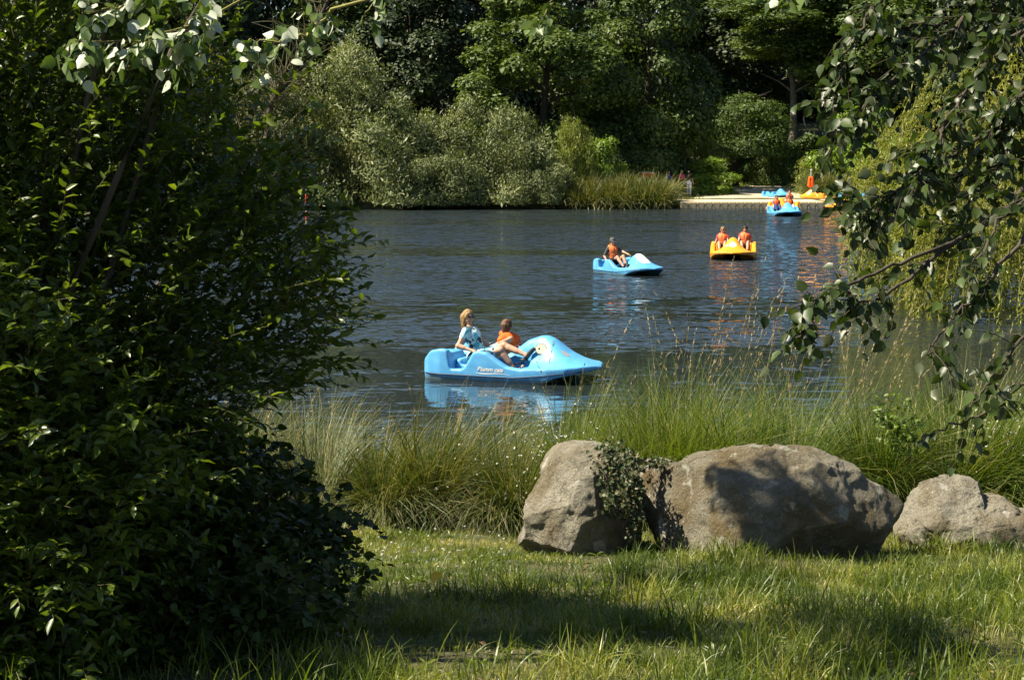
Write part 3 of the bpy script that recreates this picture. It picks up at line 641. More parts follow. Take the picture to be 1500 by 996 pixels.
# rough grass on the clearing
def clearing_grass():
    g = np.random.default_rng(5); n = 26000
    x = g.uniform(9, 24, n); y = g.uniform(121.3, 151, n); t = (y - 121) / 28
    off = np.abs(x - (16.5 + 1.5 * t + 4 * t ** 3)) - (3.4 * (1 - t) ** 1.2 + 1.5)
    k = off + g.normal(0, .5, n) > 0; x, y = x[k], y[k]; n = len(x)
    (v, f), p = blades(np.stack([x, y, hgt(x, y)], 1), g.uniform(0, 6.28, n), g.uniform(.08, .25, n), g.uniform(.3, 1, n), np.full(n, .05), 3, g)
    tag(obj('meadow_grass', v, f, M['lawn'], rnd=np.repeat(g.random(n), 2), smooth=False), 'short sunlit grass of the far clearing', kind='stuff')
clearing_grass()

# weeping willow on the right bank, its curtain of twigs touching the water
def weeping():
    g = np.random.default_rng(21); cx, cy = 12.6, 44.5; zb = float(hgt(16, 44))
    t = thing('weeping_willow', 'pale yellow green weeping willow trailing its twigs in the water at the right', 'tree', (17., 47., zb))
    org = V(17., 47., zb)
    b = MB(); b.add(*tube1([(0, 0, -.4), (-.3, -.2, 2.5), (-1., -.5, 5.2)], .42, .25, 10, 10))
    tb = []
    for k in range(16):
        a = g.uniform(0, 2 * pi); s = g.uniform(2.5, 5); e = V(-1 + cos(a) * s * 1.0, -.5 + sin(a) * s * .8, g.uniform(5, 8.5))
        b.add(*tube1([(-.8, -.4, 4.5), (-.8 + cos(a) * s * .5, -.4 + sin(a) * s * .4, 7), e], .16, .03, 8, 5))
    b.build('trunk', M['bark'], t, smooth=True)
    # hanging twigs: start on the dome, fall almost straight down
    n = 2300; a = g.uniform(0, 2 * pi, n); r = np.sqrt(g.random(n)); th = r * 1.25
    R0 = 6.4 * (1 + .22 * np.sin(a * 5 + 1) + .12 * np.sin(a * 11))
    st = np.stack([-1.6 + R0 * np.sin(th) * np.cos(a), -1.2 + R0 * .95 * np.sin(th) * np.sin(a), 1.6 + 5.4 * np.cos(th) * (1 + .1 * np.sin(a * 7))], 1)
    rim = g.random(n) < .45; a[rim] = g.uniform(2.3, 5.3, rim.sum()); R1 = 6.0 * (1 + .08 * np.sin(a[rim] * 9)) * g.uniform(.78, 1.02, rim.sum())
    st[rim] = np.stack([-1.6 + R1 * np.cos(a[rim]), -1.2 + R1 * np.sin(a[rim]), g.uniform(1.3, 3.8, rim.sum())], 1)
    low = (g.random(n) < .25) & ~rim; st[low, 2] = g.uniform(1.2, 4.2, low.sum())
    Ln = g.uniform(1.1, 3.4, n); Ln = np.minimum(Ln, st[:, 2] + zb - .02 - np.where(g.random(n) < .5, g.uniform(0, .9, n), 0)); Ln = np.maximum(Ln, .5)
    s = 7; tt = np.linspace(0, 1, s)
    out = np.stack([np.cos(a), np.sin(a), 0 * a], 1)
    p = st[:, None, :] + out[:, None, :] * (np.sin(tt * 1.6) * .45)[None, :, None] + np.stack([0 * tt, 0 * tt, -(tt ** 1.15)], 1)[None] * Ln[:, None, None]
    p += np.cumsum(g.normal(0, .035, p.shape), 1)
    v, f = ribbons(p, np.full((n, s), .012), nrm(g.normal(size=(n, 3))))
    link('twigs', mesh('twigs', v, f, M['lichen'], smooth=False), t)['kind'] = 'stuff'
    m = 105000; i = g.integers(0, n, m); u = g.random(m) * (s - 1.001); j = u.astype(int); q = p[i, j] + (p[i, j + 1] - p[i, j]) * (u - j)[:, None]
    ax = nrm(g.normal(size=(m, 3)) * .6 + V(0, 0, -1)); v, f = leaves(RHOMB, q, ax, g.normal(size=(m, 3)), g.uniform(.09, .18, m), .036)
    tone = (g.random(n)[i] * .6 + g.random(m) * .4)
    link('foliage', mesh('foliage', v, f, M['weeping'], rnd=tone, smooth=False), t)['kind'] = 'stuff'
weeping()

# small bare leaning tree over the water at the left
def bare_tree():
    g = np.random.default_rng(9); Yb = 24.
    a, b_, c_, d_ = P(372, 240, Yb), P(400, 150, Yb), P(435, 95, Yb), P(500, -40, Yb)
    base = V(-6.2, 21.2, 0); base[2] = hgt(*base[:2]) - .1
    t = thing('leaning_tree', 'thin bare leaning tree with twiggy top above the dark bush', 'tree', tuple(base))
    m = MB(); pts = np.array([V(*base), V(-4.6, 22.5, 2.), a, b_, c_, d_]) - base
    m.add(*tube1(pts, .07, .02, 22, 7, .012)); m.build('trunk', M['bark'], t)
    tw = MB(); main = curve_pts(pts, 40)
    for k in range(150):
        p = main[g.integers(12, 39)]; L = g.uniform(.3, 1.1); dv = nrm(V(g.normal(0, .7), g.normal(0, .7), g.uniform(.2, 1.2)))
        q = curve_pts([p, p + dv * L * .5 + g.normal(0, .05, 3), p + dv * L + g.normal(0, .08, 3)], 6)
        tw.add(*tubes(q[None], np.linspace(.009, .002, 6)[None], 3))
    tw.build('twigs', M['twig'], t)['kind'] = 'stuff'
bare_tree()

# near bank sedge
def near_sedge():
    g = np.random.default_rng(3)
    bl, br, bs, bh = MB(), MB(), MB(), MB()
    for x in np.arange(-3.4, 6.8, .68):
        for y in np.arange(17., 20.2, .62):
            xx = x + g.uniform(-.22, .22); yy = y + g.uniform(-.2, .2); z = float(hgt(xx, yy))
            if xx < .25:
                if xx < -2.6 and yy < 17: continue
                tussock(bl, g, xx, yy, z, 950, 1.35 * g.uniform(.75, 1.12), 2.2, 1.1, g.normal(0. if xx < -.9 else -.5, .9), .0078, .28)
                if g.random() < .5: seed_stalks(bs, bh, g, xx, yy, z, 2, 1.25, 1.0)
            else:
                big = 1.0 if xx < 2.6 else .95
                tussock(br, g, xx, yy, z, 1100, 1.62 * big * g.uniform(.65, 1.12), 2.2, 1.0, g.normal(0, 1.3), .0085, .2, tone=g.uniform(.1, .6))
                if g.random() < .6: seed_stalks(bs, bh, g, xx, yy, z, 2 if yy < 19 else 3, 1.9, .9, 0., 1.2)
    # tall leaning seed stalks right of centre
    for (px, py) in [(1230, 600), (1260, 605), (1215, 610), (1050, 590), (1020, 600), (1130, 600)]:
        q = P(px, py, 18.8); seed_stalks(bs, bh, g, q[0], q[1], float(hgt(q[0], q[1])), 11, 2.4, .85, 0.2, .7)
    bl.build('dry_sedge', M['sedgedry'], smooth=False); br.build('green_sedge', M['sedge'], smooth=False)
    bs.build('seed_stalks', M['sedgedry'], smooth=False); bh.build('seed_heads', M['seed'], smooth=False)
    tag(bpy.data.objects['dry_sedge'], 'tangled brownish sedge on the bank left of the boulders', kind='stuff')
    tag(bpy.data.objects['green_sedge'], 'tall green arching sedge behind the boulders', kind='stuff')
    tag(bpy.data.objects['seed_stalks'], 'thin stalks standing over the bank sedge', kind='stuff')
    tag(bpy.data.objects['seed_heads'], 'brown seed heads on the sedge stalks', kind='stuff')
    b = MB(); q = P(985, 650, 17.1); p = q
    for dx, dy, n in ((0, 0, 700), (.25, .15, 500), (-.3, .1, 500)):
        tussock(b, g, p[0] + dx, p[1] + dy, float(hgt(p[0], p[1])), n, 1.6, 1.15, .25, 0., .008, .1, tone=.55, r0=.2)
    tag(b.build('sedge_tussock', M['sedge'], smooth=False), 'bright green fountain of sedge rising behind the gap between the two big boulders', 'sedge')
near_sedge()

# lawn in front of the boulders
def lawn():
    g = np.random.default_rng(14); n = 175000
    y = 7.6 + (17.4 - 7.6) * g.random(n) ** .8; x = (g.random(n) * 2 - 1) * (y * .3 + .5)
    q = np.stack([x, y, 0 * x], 1); dens = fbm(q * 1.5, 3) + .5 * fbm(q * 6, 2)
    keep = g.random(n) < np.clip(.85 + dens * 1.8, .3, 1); x, y, dens, q = x[keep], y[keep], dens[keep], q[keep]; n = len(x)
    tall = np.clip(fbm(q * 2.3 + 40, 3) * 3 + .35 - np.clip((y - 11.5) / 3, 0, 1) * .8 + np.clip((x - .1) / 2, 0, .5), 0, 1)
    ln = (.035 + .05 * g.random(n)) + tall * g.random(n) ** 1.6 * .24
    (v, f), p = blades(np.stack([x, y, hgt(x, y) - .005], 1), g.uniform(0, 6.28, n), ln, g.uniform(.15, 1.1, n), .0028 + .0035 * np.minimum(1, ln / .16) + .001 * g.random(n), 5, g)
    dry = fbm(q * 2.2 + 9, 3); tone = np.clip(.38 + g.normal(0, .16, n) + np.clip(dry * 1.6, -.3, .5) + .2 * (y > 15.2) - tall * .1, 0, 1)
    tag(obj('lawn_grass', v, f, M['lawn'], rnd=np.repeat(tone, 4), smooth=False), 'rough lawn grass with dry patches in front of the boulders', kind='stuff')
    # dead thatch lying on the soil
    m = 26000; y = 7.6 + 9.6 * g.random(m) ** .8; x = (g.random(m) * 2 - 1) * (y * .3 + .5)
    pos = np.stack([x, y, hgt(x, y) + .006], 1); a = g.uniform(0, 6.28, m)
    v, f = leaves(RHOMB, pos, np.stack([np.cos(a), np.sin(a), g.normal(0, .12, m)], 1), V(0, 0, 1) + g.normal(0, .4, (m, 3)), g.uniform(.02, .08, m), .003)
    tag(obj('dead_grass', v, f, M['seed'], rnd=g.random(m), smooth=False), 'dry straw lying between the lawn blades', kind='stuff')
    # broader weedy blades that stand above the lawn
    m = 2600; y = 8 + 4.6 * g.random(m); x = (g.random(m) * 2 - 1) * (y * .29 + .3); k = fbm(np.stack([x, y, 0 * x], 1) * 1.7 + 3, 2) > -.02; x, y = x[k], y[k]; m = len(x)
    (v, f), p = blades(np.stack([x, y, hgt(x, y)], 1), g.uniform(0, 6.28, m), g.uniform(.14, .33, m), g.uniform(.1, .8, m), g.uniform(.006, .011, m), 6, g)
    m2 = 420; y2 = 8.5 + 8 * g.random(m2); x2 = (g.random(m2) * 2 - 1) * (y2 * .29 + .3); a2 = g.uniform(0, 6.28, m2)
    v2, f2 = leaves(LEAF, np.stack([x2, y2, hgt(x2, y2) + g.uniform(.01, .05, m2)], 1), np.stack([np.cos(a2), np.sin(a2), g.normal(0, .3, m2)], 1), V(0, 0, 1) + g.normal(0, .5, (m2, 3)), g.uniform(.025, .055, m2), g.uniform(.015, .03, m2))
    tag(obj('leaf_litter', v2, f2, M['litter'], rnd=np.repeat(g.random(m2), 8), smooth=False), 'small brown dead leaves scattered in the lawn', kind='stuff')
    m3 = 900; y3 = 9 + 7 * g.random(m3); x3 = (g.random(m3) * 2 - 1) * (y3 * .29 + .3); k3 = fbm(np.stack([x3, y3, 0 * x3], 1) * 1.2 + 70, 2) > .05; x3, y3 = np.repeat(x3[k3], 6), np.repeat(y3[k3], 6); m3 = len(x3); a3 = g.uniform(0, 6.28, m3)
    v3, f3 = leaves(LEAF, np.stack([x3, y3, hgt(x3, y3) + .015], 1), np.stack([np.cos(a3), np.sin(a3), g.uniform(.2, .9, m3)], 1), V(0, 0, 1) + g.normal(0, .2, (m3, 3)), g.uniform(.04, .08, m3), g.uniform(.015, .028, m3))
    tag(obj('lawn_weeds', v3, f3, M['lawn'], rnd=np.repeat(g.uniform(.1, .5, m3), 8), smooth=False), 'broad leaved weeds growing in the lawn', kind='stuff')
    tag(obj('tall_grass', v, f, M['lawn'], rnd=np.repeat(np.clip(g.normal(.42, .15, m), 0, .7), 5), smooth=False), 'broad tall grass blades in the foreground', kind='stuff')
    # white clover heads
    b = MB()
    for k in range(55):
        q = P(g.uniform(520, 760), 790, 1); yy = g.uniform(13.2, 16.2); xx = P(g.uniform(525, 755), 790, yy)[0]; zz = float(hgt(xx, yy)) + g.uniform(.04, .1)
        d = rdir(14); v, f = leaves(RHOMB, np.tile(V(xx, yy, zz), (14, 1)), d + V(0, 0, .5), rdir(14), (.013), .007); b.add(v, f)
    tag(b.build('clover_flowers', M['white'], smooth=False), 'scattered white clover heads on the sunlit lawn', kind='stuff')
    b = MB()
    for (px, py, Y, n, sx, sz) in [(812, 640, 16.6, 80, .18, .2), (700, 690, 16.5, 18, .5, .3), (1480, 625, 16.8, 90, .2, .22), (770, 700, 16.4, 40, .12, .2)]:
        c_ = P(px, py, Y)
        for k in range(n):
            p = c_ + V(g.normal(0, sx), g.normal(0, .1), g.normal(0, sz)); v, f = leaves(RHOMB, np.tile(p, (4, 1)), rdir(4) + V(0, -.3, .3), rdir(4), .015, .009); b.add(v, f)
    tag(b.build('white_flowers', M['white'], smooth=False), 'tiny white flowers scattered among the bank sedge', kind='stuff')
    q = G(631, 858, 1.22); q[2] = float(hgt(q[0], q[1])) + .15
    v, f = leaves(ROUND, np.array([q]), np.array([V(.6, -.2, .35)]), np.array([V(-.4, -.7, .7)]), .09, .08)
    tag(obj('fallen_leaf', v, f, M['yellowleaf'], rnd=[.5] * len(f)), 'single yellow fallen leaf caught in the shaded lawn', 'leaf')
lawn()

# ------------------------------------------------------------------ near bush, bramble, overhanging poplars
def leaf_parts(parent, T, pos, ax, nor, L, W, m, tone, name='leaf'):
    """each leaf an object; three meshes shared"""
    ms = []
    for k, tn in enumerate((.15, .5, .9)):
        v = T[0] * [1, 1, 1]; ms.append(mesh(name, v, T[1], m, rnd=[tn] * len(T[1])))
    X = nrm(ax); Zz = nrm(nor - X * np.sum(nor * X, 1, keepdims=True)); Yy = np.cross(Zz, X)
    for i in range(len(pos)):
        o = link(name, ms[min(2, int(tone[i] * 3))], parent)
        mm = Matrix(((X[i][0] * L[i], Yy[i][0] * W[i], Zz[i][0] * L[i], pos[i][0]), (X[i][1] * L[i], Yy[i][1] * W[i], Zz[i][1] * L[i], pos[i][1]),
                     (X[i][2] * L[i], Yy[i][2] * W[i], Zz[i][2] * L[i], pos[i][2]), (0, 0, 0, 1)))
        o.matrix_local = mm
def sprigs(g, st, dv, Ln, nl, L, W, droop=.3, alt=.9):
    """twigs with leaves along them; returns twig paths and leaf arrays"""
    n = len(st); s = 6; tt = np.linspace(0, 1, s)
    p = st[:, None] + dv[:, None] * Ln[:, None, None] * tt[None, :, None]; p[:, :, 2] -= droop * Ln[:, None] * tt[None] ** 2 * .5
    p += np.cumsum(g.normal(0, .006, p.shape), 1)
    i = np.repeat(np.arange(n), nl); u = np.tile(np.linspace(.12, .999, nl), n) * (s - 1.001); j = u.astype(int)
    q = p[i, j] + (p[i, j + 1] - p[i, j]) * (u - j)[:, None]
    t = nrm(p[i, j + 1] - p[i, j]); side = nrm(np.cross(t, V(0, 0, 1) + g.normal(0, .3, t.shape))) * np.where(np.tile(np.arange(nl), n) % 2, 1, -1)[:, None]
    ax = nrm(t * .7 + side * alt + g.normal(0, .3, t.shape) + V(0, 0, -.1)); nor = nrm(V(0, 0, 1) + g.normal(0, .6, t.shape))
    sc = g.uniform(.6, 1.2, len(q)); return p, q, ax, nor, L * sc, W * sc
BX = [(-600, 330), (0, 330), (100, 380), (200, 410), (300, 440), (360, 470), (420, 560), (500, 545), (560, 520), (620, 500), (680, 400), (720, 350), (1200, 330)]
def near_bush():
    g = np.random.default_rng(8); Yc = 9.1
    base = V(-3., 9.5, 0); base[2] = float(hgt(base[0], base[1]))
    t = thing('sallow_bush', 'large dark green leafy bush filling the left side of the view', 'bush', tuple(base))
    zz = np.array([P(0, py, Yc)[2] for py, _ in BX]); xb = np.array([P(b, 0, Yc)[0] for _, b in BX]); o_ = np.argsort(zz)
    n = 9800; x = g.uniform(-4.1, 0, n * 4); y = g.uniform(8.4, 11., n * 4); z = g.uniform(1.2, 6.1, n * 4)
    lim = np.interp(z, zz[o_], xb[o_]) - ((y - 9.3) / 1.6) ** 2 * .45 - .3 + fbm(np.stack([x, y, z], 1) * 1.6, 2) * .55
    inside = (x < lim - .04) & ((y > 9.5) | (z < 1.2 + 1.33 * (-x - .7))) & (z < 5.35 - np.maximum(-x - 2.5, 0) * .95 + .25 * np.sin(x * 9)) & (x > -5 + ((y - 9.4) ** 2) * .1)
    hol = fbm(np.stack([x, y, z], 1) * 2.2 + 30, 2) > -.22
    k = np.where(inside & (hol | (x < -1.9)))[0][:n]; st = np.stack([x, y, z], 1)[k]; n = len(st)
    dv = nrm(st - V(-3.1, 9.6, 2.0) + g.normal(0, .8, (n, 3)) + V(.5, -.1, .7))
    p, q, ax, nor, L, W = sprigs(g, st, dv, g.uniform(.18, .42, n), 10, .078, .035)
    v, f = tubes(p - base, np.tile(np.linspace(.0028, .0012, 6), (n, 1)), 3)
    link('twigs', mesh('twigs', v, f, M['twig']), t)['kind'] = 'stuff'
    tone = np.clip(g.random(len(q)) * .7 + np.repeat(g.random(n), 10) * .3, 0, .99)
    # leaves on the right fringe are single parts
    score = q[:, 0] - np.interp(q[:, 2], zz[o_], xb[o_]) - .1 * (q[:, 1] - 8.) + (q[:, 2] < 3.9) * .2 - 9 * ((q[:, 2] > 4.85) | (q[:, 2] < 1.7))
    top = np.argsort(-score)[:290]; msk = np.zeros(len(q), bool); msk[top] = True
    leaf_parts(t, LEAF, q[msk] - base, ax[msk], nor[msk], L[msk], W[msk], M['bush'], tone[msk])
    v, f = leaves(LEAF, q[~msk] - base, ax[~msk], nor[~msk], L[~msk], W[~msk])
    link('foliage', mesh('foliage', v, f, M['bush'], rnd=np.repeat(tone[~msk], 8)), t)['kind'] = 'stuff'
    for k in range(13):
        e = V(g.uniform(-4.4, -1.1), g.uniform(8.8, 10.6), g.uniform(3.2, 5.8)); s0 = base + V(g.uniform(-.5, .5), g.uniform(-.3, .3), -.1)
        b = MB(); b.add(*tube1([s0 - base, (s0 + e) / 2 - base + V(g.normal(0, .15), g.normal(0, .15), .3), e - base], .03, .007, 14, 6, .012)); b.build('stem', M['bark'], t)
near_bush()
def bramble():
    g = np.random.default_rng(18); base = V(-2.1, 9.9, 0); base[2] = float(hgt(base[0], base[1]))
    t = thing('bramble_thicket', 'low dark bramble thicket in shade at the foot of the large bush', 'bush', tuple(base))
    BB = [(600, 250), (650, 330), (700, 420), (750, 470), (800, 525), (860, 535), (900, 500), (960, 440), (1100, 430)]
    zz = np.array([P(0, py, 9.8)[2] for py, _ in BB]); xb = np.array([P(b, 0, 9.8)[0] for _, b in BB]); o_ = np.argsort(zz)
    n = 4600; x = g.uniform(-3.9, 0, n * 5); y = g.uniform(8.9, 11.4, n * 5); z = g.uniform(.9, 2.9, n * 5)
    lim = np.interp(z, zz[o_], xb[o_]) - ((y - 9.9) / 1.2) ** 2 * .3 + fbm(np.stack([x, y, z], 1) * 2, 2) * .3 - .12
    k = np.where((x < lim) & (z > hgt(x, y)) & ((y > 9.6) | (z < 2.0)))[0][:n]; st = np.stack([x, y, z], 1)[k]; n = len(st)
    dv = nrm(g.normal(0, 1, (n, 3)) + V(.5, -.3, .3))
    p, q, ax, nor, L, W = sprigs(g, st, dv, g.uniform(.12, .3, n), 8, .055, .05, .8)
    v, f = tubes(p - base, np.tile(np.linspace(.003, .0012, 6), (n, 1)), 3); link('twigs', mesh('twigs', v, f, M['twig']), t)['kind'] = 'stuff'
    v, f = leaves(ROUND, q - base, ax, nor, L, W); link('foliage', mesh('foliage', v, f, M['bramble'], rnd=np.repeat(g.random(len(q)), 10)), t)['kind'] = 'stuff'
bramble()

def poplar(name, label, base, top, branches, m, seed, L, dens=1., T=ROUND, nparts=290, crowns=(), bark='bark', tw=.3, limbw=.012, sprig=(.12, .34), flip=0.):
    """tree standing beside the frame; its drooping branches reach into the view"""
    g = np.random.default_rng(seed); base = V(*base); base[2] = float(hgt(base[0], base[1])) - .2
    t = thing(name, label, 'tree', tuple(base)); top = V(*top)
    b = MB(); main = curve_pts([V(0, 0, 0), (top - base) * .5 + V(.2, .1, 0), top - base], 16)
    b.add(*tubes(main[None], np.linspace(.2, .05, 16)[None], 12)); TK = b.build('trunk', M[bark], t)
    Q = [[], [], [], [], [], []]; TW = MB()
    for br in branches:
        pts = np.array(br['p'], float); d = np.linalg.norm(main[:, :] + base - pts[0], axis=1); j = int(np.argmin(d[4:]) + 4)
        root = main[j] + base; ctrl = np.vstack([root, root * .5 + pts[0] * .5 + V(0, 0, .25), pts]); cu = curve_pts(ctrl, 34, .006)
        r0 = br.get('r', limbw)
        bb = MB(); bb.add(*tubes((cu - base)[None], np.linspace(r0 * 1.15, .0025, 34)[None], 6)); bb.build('branch', M[br.get('mat', bark)], TK)
        n = int(br['n'] * dens); i0 = int(br.get('from', .3) * 33); u = g.uniform(i0, 32.9, n); j = u.astype(int); st = cu[j] + (cu[j + 1] - cu[j]) * (u - j)[:, None]
        tn = nrm(cu[j + 1] - cu[j]); dv = nrm(tn * .8 + g.normal(0, .55, (n, 3)) + V(0, 0, -.15))
        Ln = g.uniform(*sprig, n) * br.get('s', 1)
        p, q, ax, nor, Lq, Wq = sprigs(g, st, dv, Ln, 5, L, L * .74, tw)
        ax = nrm(ax + V(0, 0, -.55)); nor = nrm(g.normal(size=nor.shape) + V(-.2, -.5, .4)) * np.where(g.random(len(q)) < flip, -1, 1)[:, None]
        TW.add(*tubes(p - base, np.tile(np.linspace(.0025, .001, 6), (n, 1)), 3))
        for a, w__ in zip(Q, (q, ax, nor, Lq, Wq)): a.append(w__)
    TW.build('twigs', M[bark], t)['kind'] = 'stuff'
    q, ax, nor, Lq, Wq = [np.concatenate(a) for a in Q[:5]]; tone = g.random(len(q)) * .99
    F = (q - V(0, 0, EYE)); dep = F @ FW; px = 750 + FPX * F[:, 0] / dep; py = 498 - FPX * (F @ UP) / dep
    vis = (px > 0) & (px < 1500) & (py > 0) & (py < 996); sc = np.where(vis, -dep, -99) + g.random(len(q)) * .8
    msk = np.zeros(len(q), bool); msk[np.argsort(-sc)[:nparts]] = True; msk &= vis
    leaf_parts(t, T, q[msk] - base, ax[msk], nor[msk], Lq[msk], Wq[msk], M[m], tone[msk])
    v, f = leaves(T, q[~msk] - base, ax[~msk], nor[~msk], Lq[~msk], Wq[~msk]); r = np.repeat(tone[~msk], len(T[1]))
    for (c_, rr, n) in crowns:      # leaf clumps above and beside the frame; those in SHADE are added to cast shade
        d = rdir(n); k = 14; lc = rdir(k) * .7; cc = lc[g.integers(0, k, n)]
        pos = V(*c_) + (cc + d * g.uniform(.15, .45, n)[:, None]) * V(*rr)
        v2, f2 = leaves(RHOMB, pos - base, rdir(n) + V(0, 0, -.4), rdir(n), L * 1.5 * g.uniform(.7, 1.2, n), L * 1.2)
        f = [np.vstack([f[0] if isinstance(f, list) else f]), *( [f[1]] if isinstance(f, list) else [np.zeros((0, 4), int)])]
        f[1] = np.vstack([f[1], f2 + len(v)]); v = np.vstack([v, v2]); r = np.concatenate([r, g.random(n)])
        e = V(*c_); b = MB(); jj = main[10]; b.add(*tube1([jj, (jj + e - base) / 2 + V(0, 0, .3), e - base], .07, .015, 10, 6)); b.build('branch', M[bark], TK)
    link('foliage', mesh('foliage', v, f, M[m], rnd=r), t)['kind'] = 'stuff'
def pp(*a): return [P(x, y, Y) for x, y, Y in a]
RB = [
 dict(p=pp((1560, 230, 6.), (1480, 300, 5.9), (1393, 358, 5.8), (1320, 415, 5.7), (1262, 442, 5.6), (1236, 420, 5.6)), n=26, r=.012, **{'from': .45}),
 dict(p=pp((1400, 350, 5.8), (1290, 398, 5.6), (1225, 425, 5.5), (1190, 450, 5.4), (1165, 495, 5.4)), n=16, r=.007, s=.7, **{'from': .72}),
 dict(p=pp((1560, 300, 5.6), (1500, 351, 5.5), (1427, 433, 5.4), (1379, 481, 5.4), (1359, 520, 5.3)), n=14, r=.01, **{'from': .45}),
 dict(p=pp((1560, 440, 5.2), (1500, 500, 5.1), (1461, 546, 5.1), (1425, 590, 5.)), n=11, r=.008, **{'from': .5}),
 dict(p=pp((1560, 510, 5.6), (1500, 563, 5.6), (1441, 607, 5.6), (1366, 634, 5.6)), n=9, r=.009, **{'from': .55}),
 dict(p=pp((1540, 120, 6.2), (1440, 200, 6.2), (1330, 270, 6.1), (1260, 330, 6.)), n=90, **{'from': .3}),
 dict(p=pp((1540, 200, 6.4), (1430, 250, 6.4), (1320, 290, 6.3), (1245, 300, 6.2)), n=90, **{'from': .3}),
 dict(p=pp((1500, -60, 6.5), (1400, 40, 6.4), (1300, 120, 6.2), (1225, 195, 6.)), n=90, **{'from': .3}),
 dict(p=pp((1420, -120, 6.4), (1320, -30, 6.3), (1250, 60, 6.2), (1222, 150, 6.1)), n=44, **{'from': .3}),
 dict(p=pp((1520, 20, 6.), (1430, 110, 6.), (1370, 210, 5.9), (1330, 300, 5.8)), n=90, **{'from': .3}),
 dict(p=pp((1600, 40, 6.3), (1520, 140, 6.2), (1450, 250, 6.1), (1410, 340, 6.)), n=60, **{'from': .3}),
 dict(p=pp((1600, -80, 6.6), (1480, -10, 6.6), (1390, 30, 6.5), (1290, 40, 6.4)), n=90, **{'from': .3}),
 dict(p=pp((1620, 200, 5.6), (1540, 260, 5.5), (1470, 320, 5.5), (1420, 400, 5.4)), n=20, **{'from': .3}),
]
poplar('poplar_tree', 'poplar standing out at the right, its dark leafy branches hanging across the lake', (3.5, 7.2, 0), (3.0, 7.4, 9.5), RB, 'poplar', 41, .041, dens=1.05, sprig=(.06, .2),
       crowns=[((3.2, 7.6, 7.6), (2.2, 1.8, 1.8), 9000)])
LB = [
 dict(p=pp((420, -80, 6.6), (330, 10, 6.4), (250, 45, 6.2), (165, 62, 6.), (110, 60, 5.9)), n=26, r=.007, s=.6, mat='lichen', **{'from': .55}),
 dict(p=pp((520, -60, 6.8), (480, 20, 6.8), (440, 52, 6.7), (380, 60, 6.7), (345, 62, 6.6)), n=22, r=.008, s=.6, mat='lichen', **{'from': .5}),
 dict(p=pp((360, -90, 6.3), (310, -10, 6.3), (285, 40, 6.2), (270, 75, 6.2)), n=16, r=.005, s=.6, mat='lichen', **{'from': .55}),
 dict(p=pp((300, -60, 6.), (240, -10, 6.), (180, 10, 6.), (120, 20, 5.9)), n=22, r=.005, s=.6, mat='lichen', **{'from': .5}),
 dict(p=pp((660, -110, 6.9), (600, -50, 6.9), (550, 0, 6.9), (530, 30, 6.9)), n=7, r=.005, s=.5, mat='lichen', **{'from': .7}),
 dict(p=pp((860, -90, 7.2), (830, -40, 7.2), (800, 20, 7.2), (785, 50, 7.2)), n=5, r=.005, s=.5, mat='lichen', **{'from': .7}),
 dict(p=pp((1240, -90, 7.2), (1200, -50, 7.2), (1160, -15, 7.2), (1145, 0, 7.2)), n=7, r=.005, s=.5, mat='lichen', **{'from': .7}),
]
def up_sun(p, t): return tuple(np.array(p, float) + sdir * t)     # a point t metres towards the sun from p
SHADE = [(up_sun((-3.2, 10.4, 2.2), 5.6), (1.6, 1.4, 1.4), 3600), (up_sun((-.6, 11.15, 1.15), 6.6), (1.4, 1.15, .6), 11000), (up_sun((2.4, 10.2, 1.3), 6.6), (1.2, .8, .5), 2600), (up_sun((1.3, 12.9, .95), 6.6), (1.2, .3, .3), 1500), (up_sun((1.7, 9.1, 1.4), 6.6), (.6, .35, .4), 500),
         (up_sun(P(1072, 700, 14.2), 6.6), (.11, .4, .34), 420), (up_sun(P(1105, 760, 14.2), 6.7), (.11, .4, .28), 340), (up_sun(P(1190, 745, 14.2), 6.9), (.2, .4, .34), 420), (up_sun(P(1260, 800, 14.2), 6.9), (.25, .4, .2), 180)]  # unseen leaf clumps put up-sun to shade bush, lawn and boulder
poplar('white_poplar_tree', 'white poplar at the upper left, pale leaves hanging into the top of the view', (-6.4, 9.2, 0), (-5.4, 9., 8.), LB, 'whitepoplar', 43, .05, dens=.9, sprig=(.08, .22), flip=.38,
       nparts=200, crowns=SHADE, tw=.3)
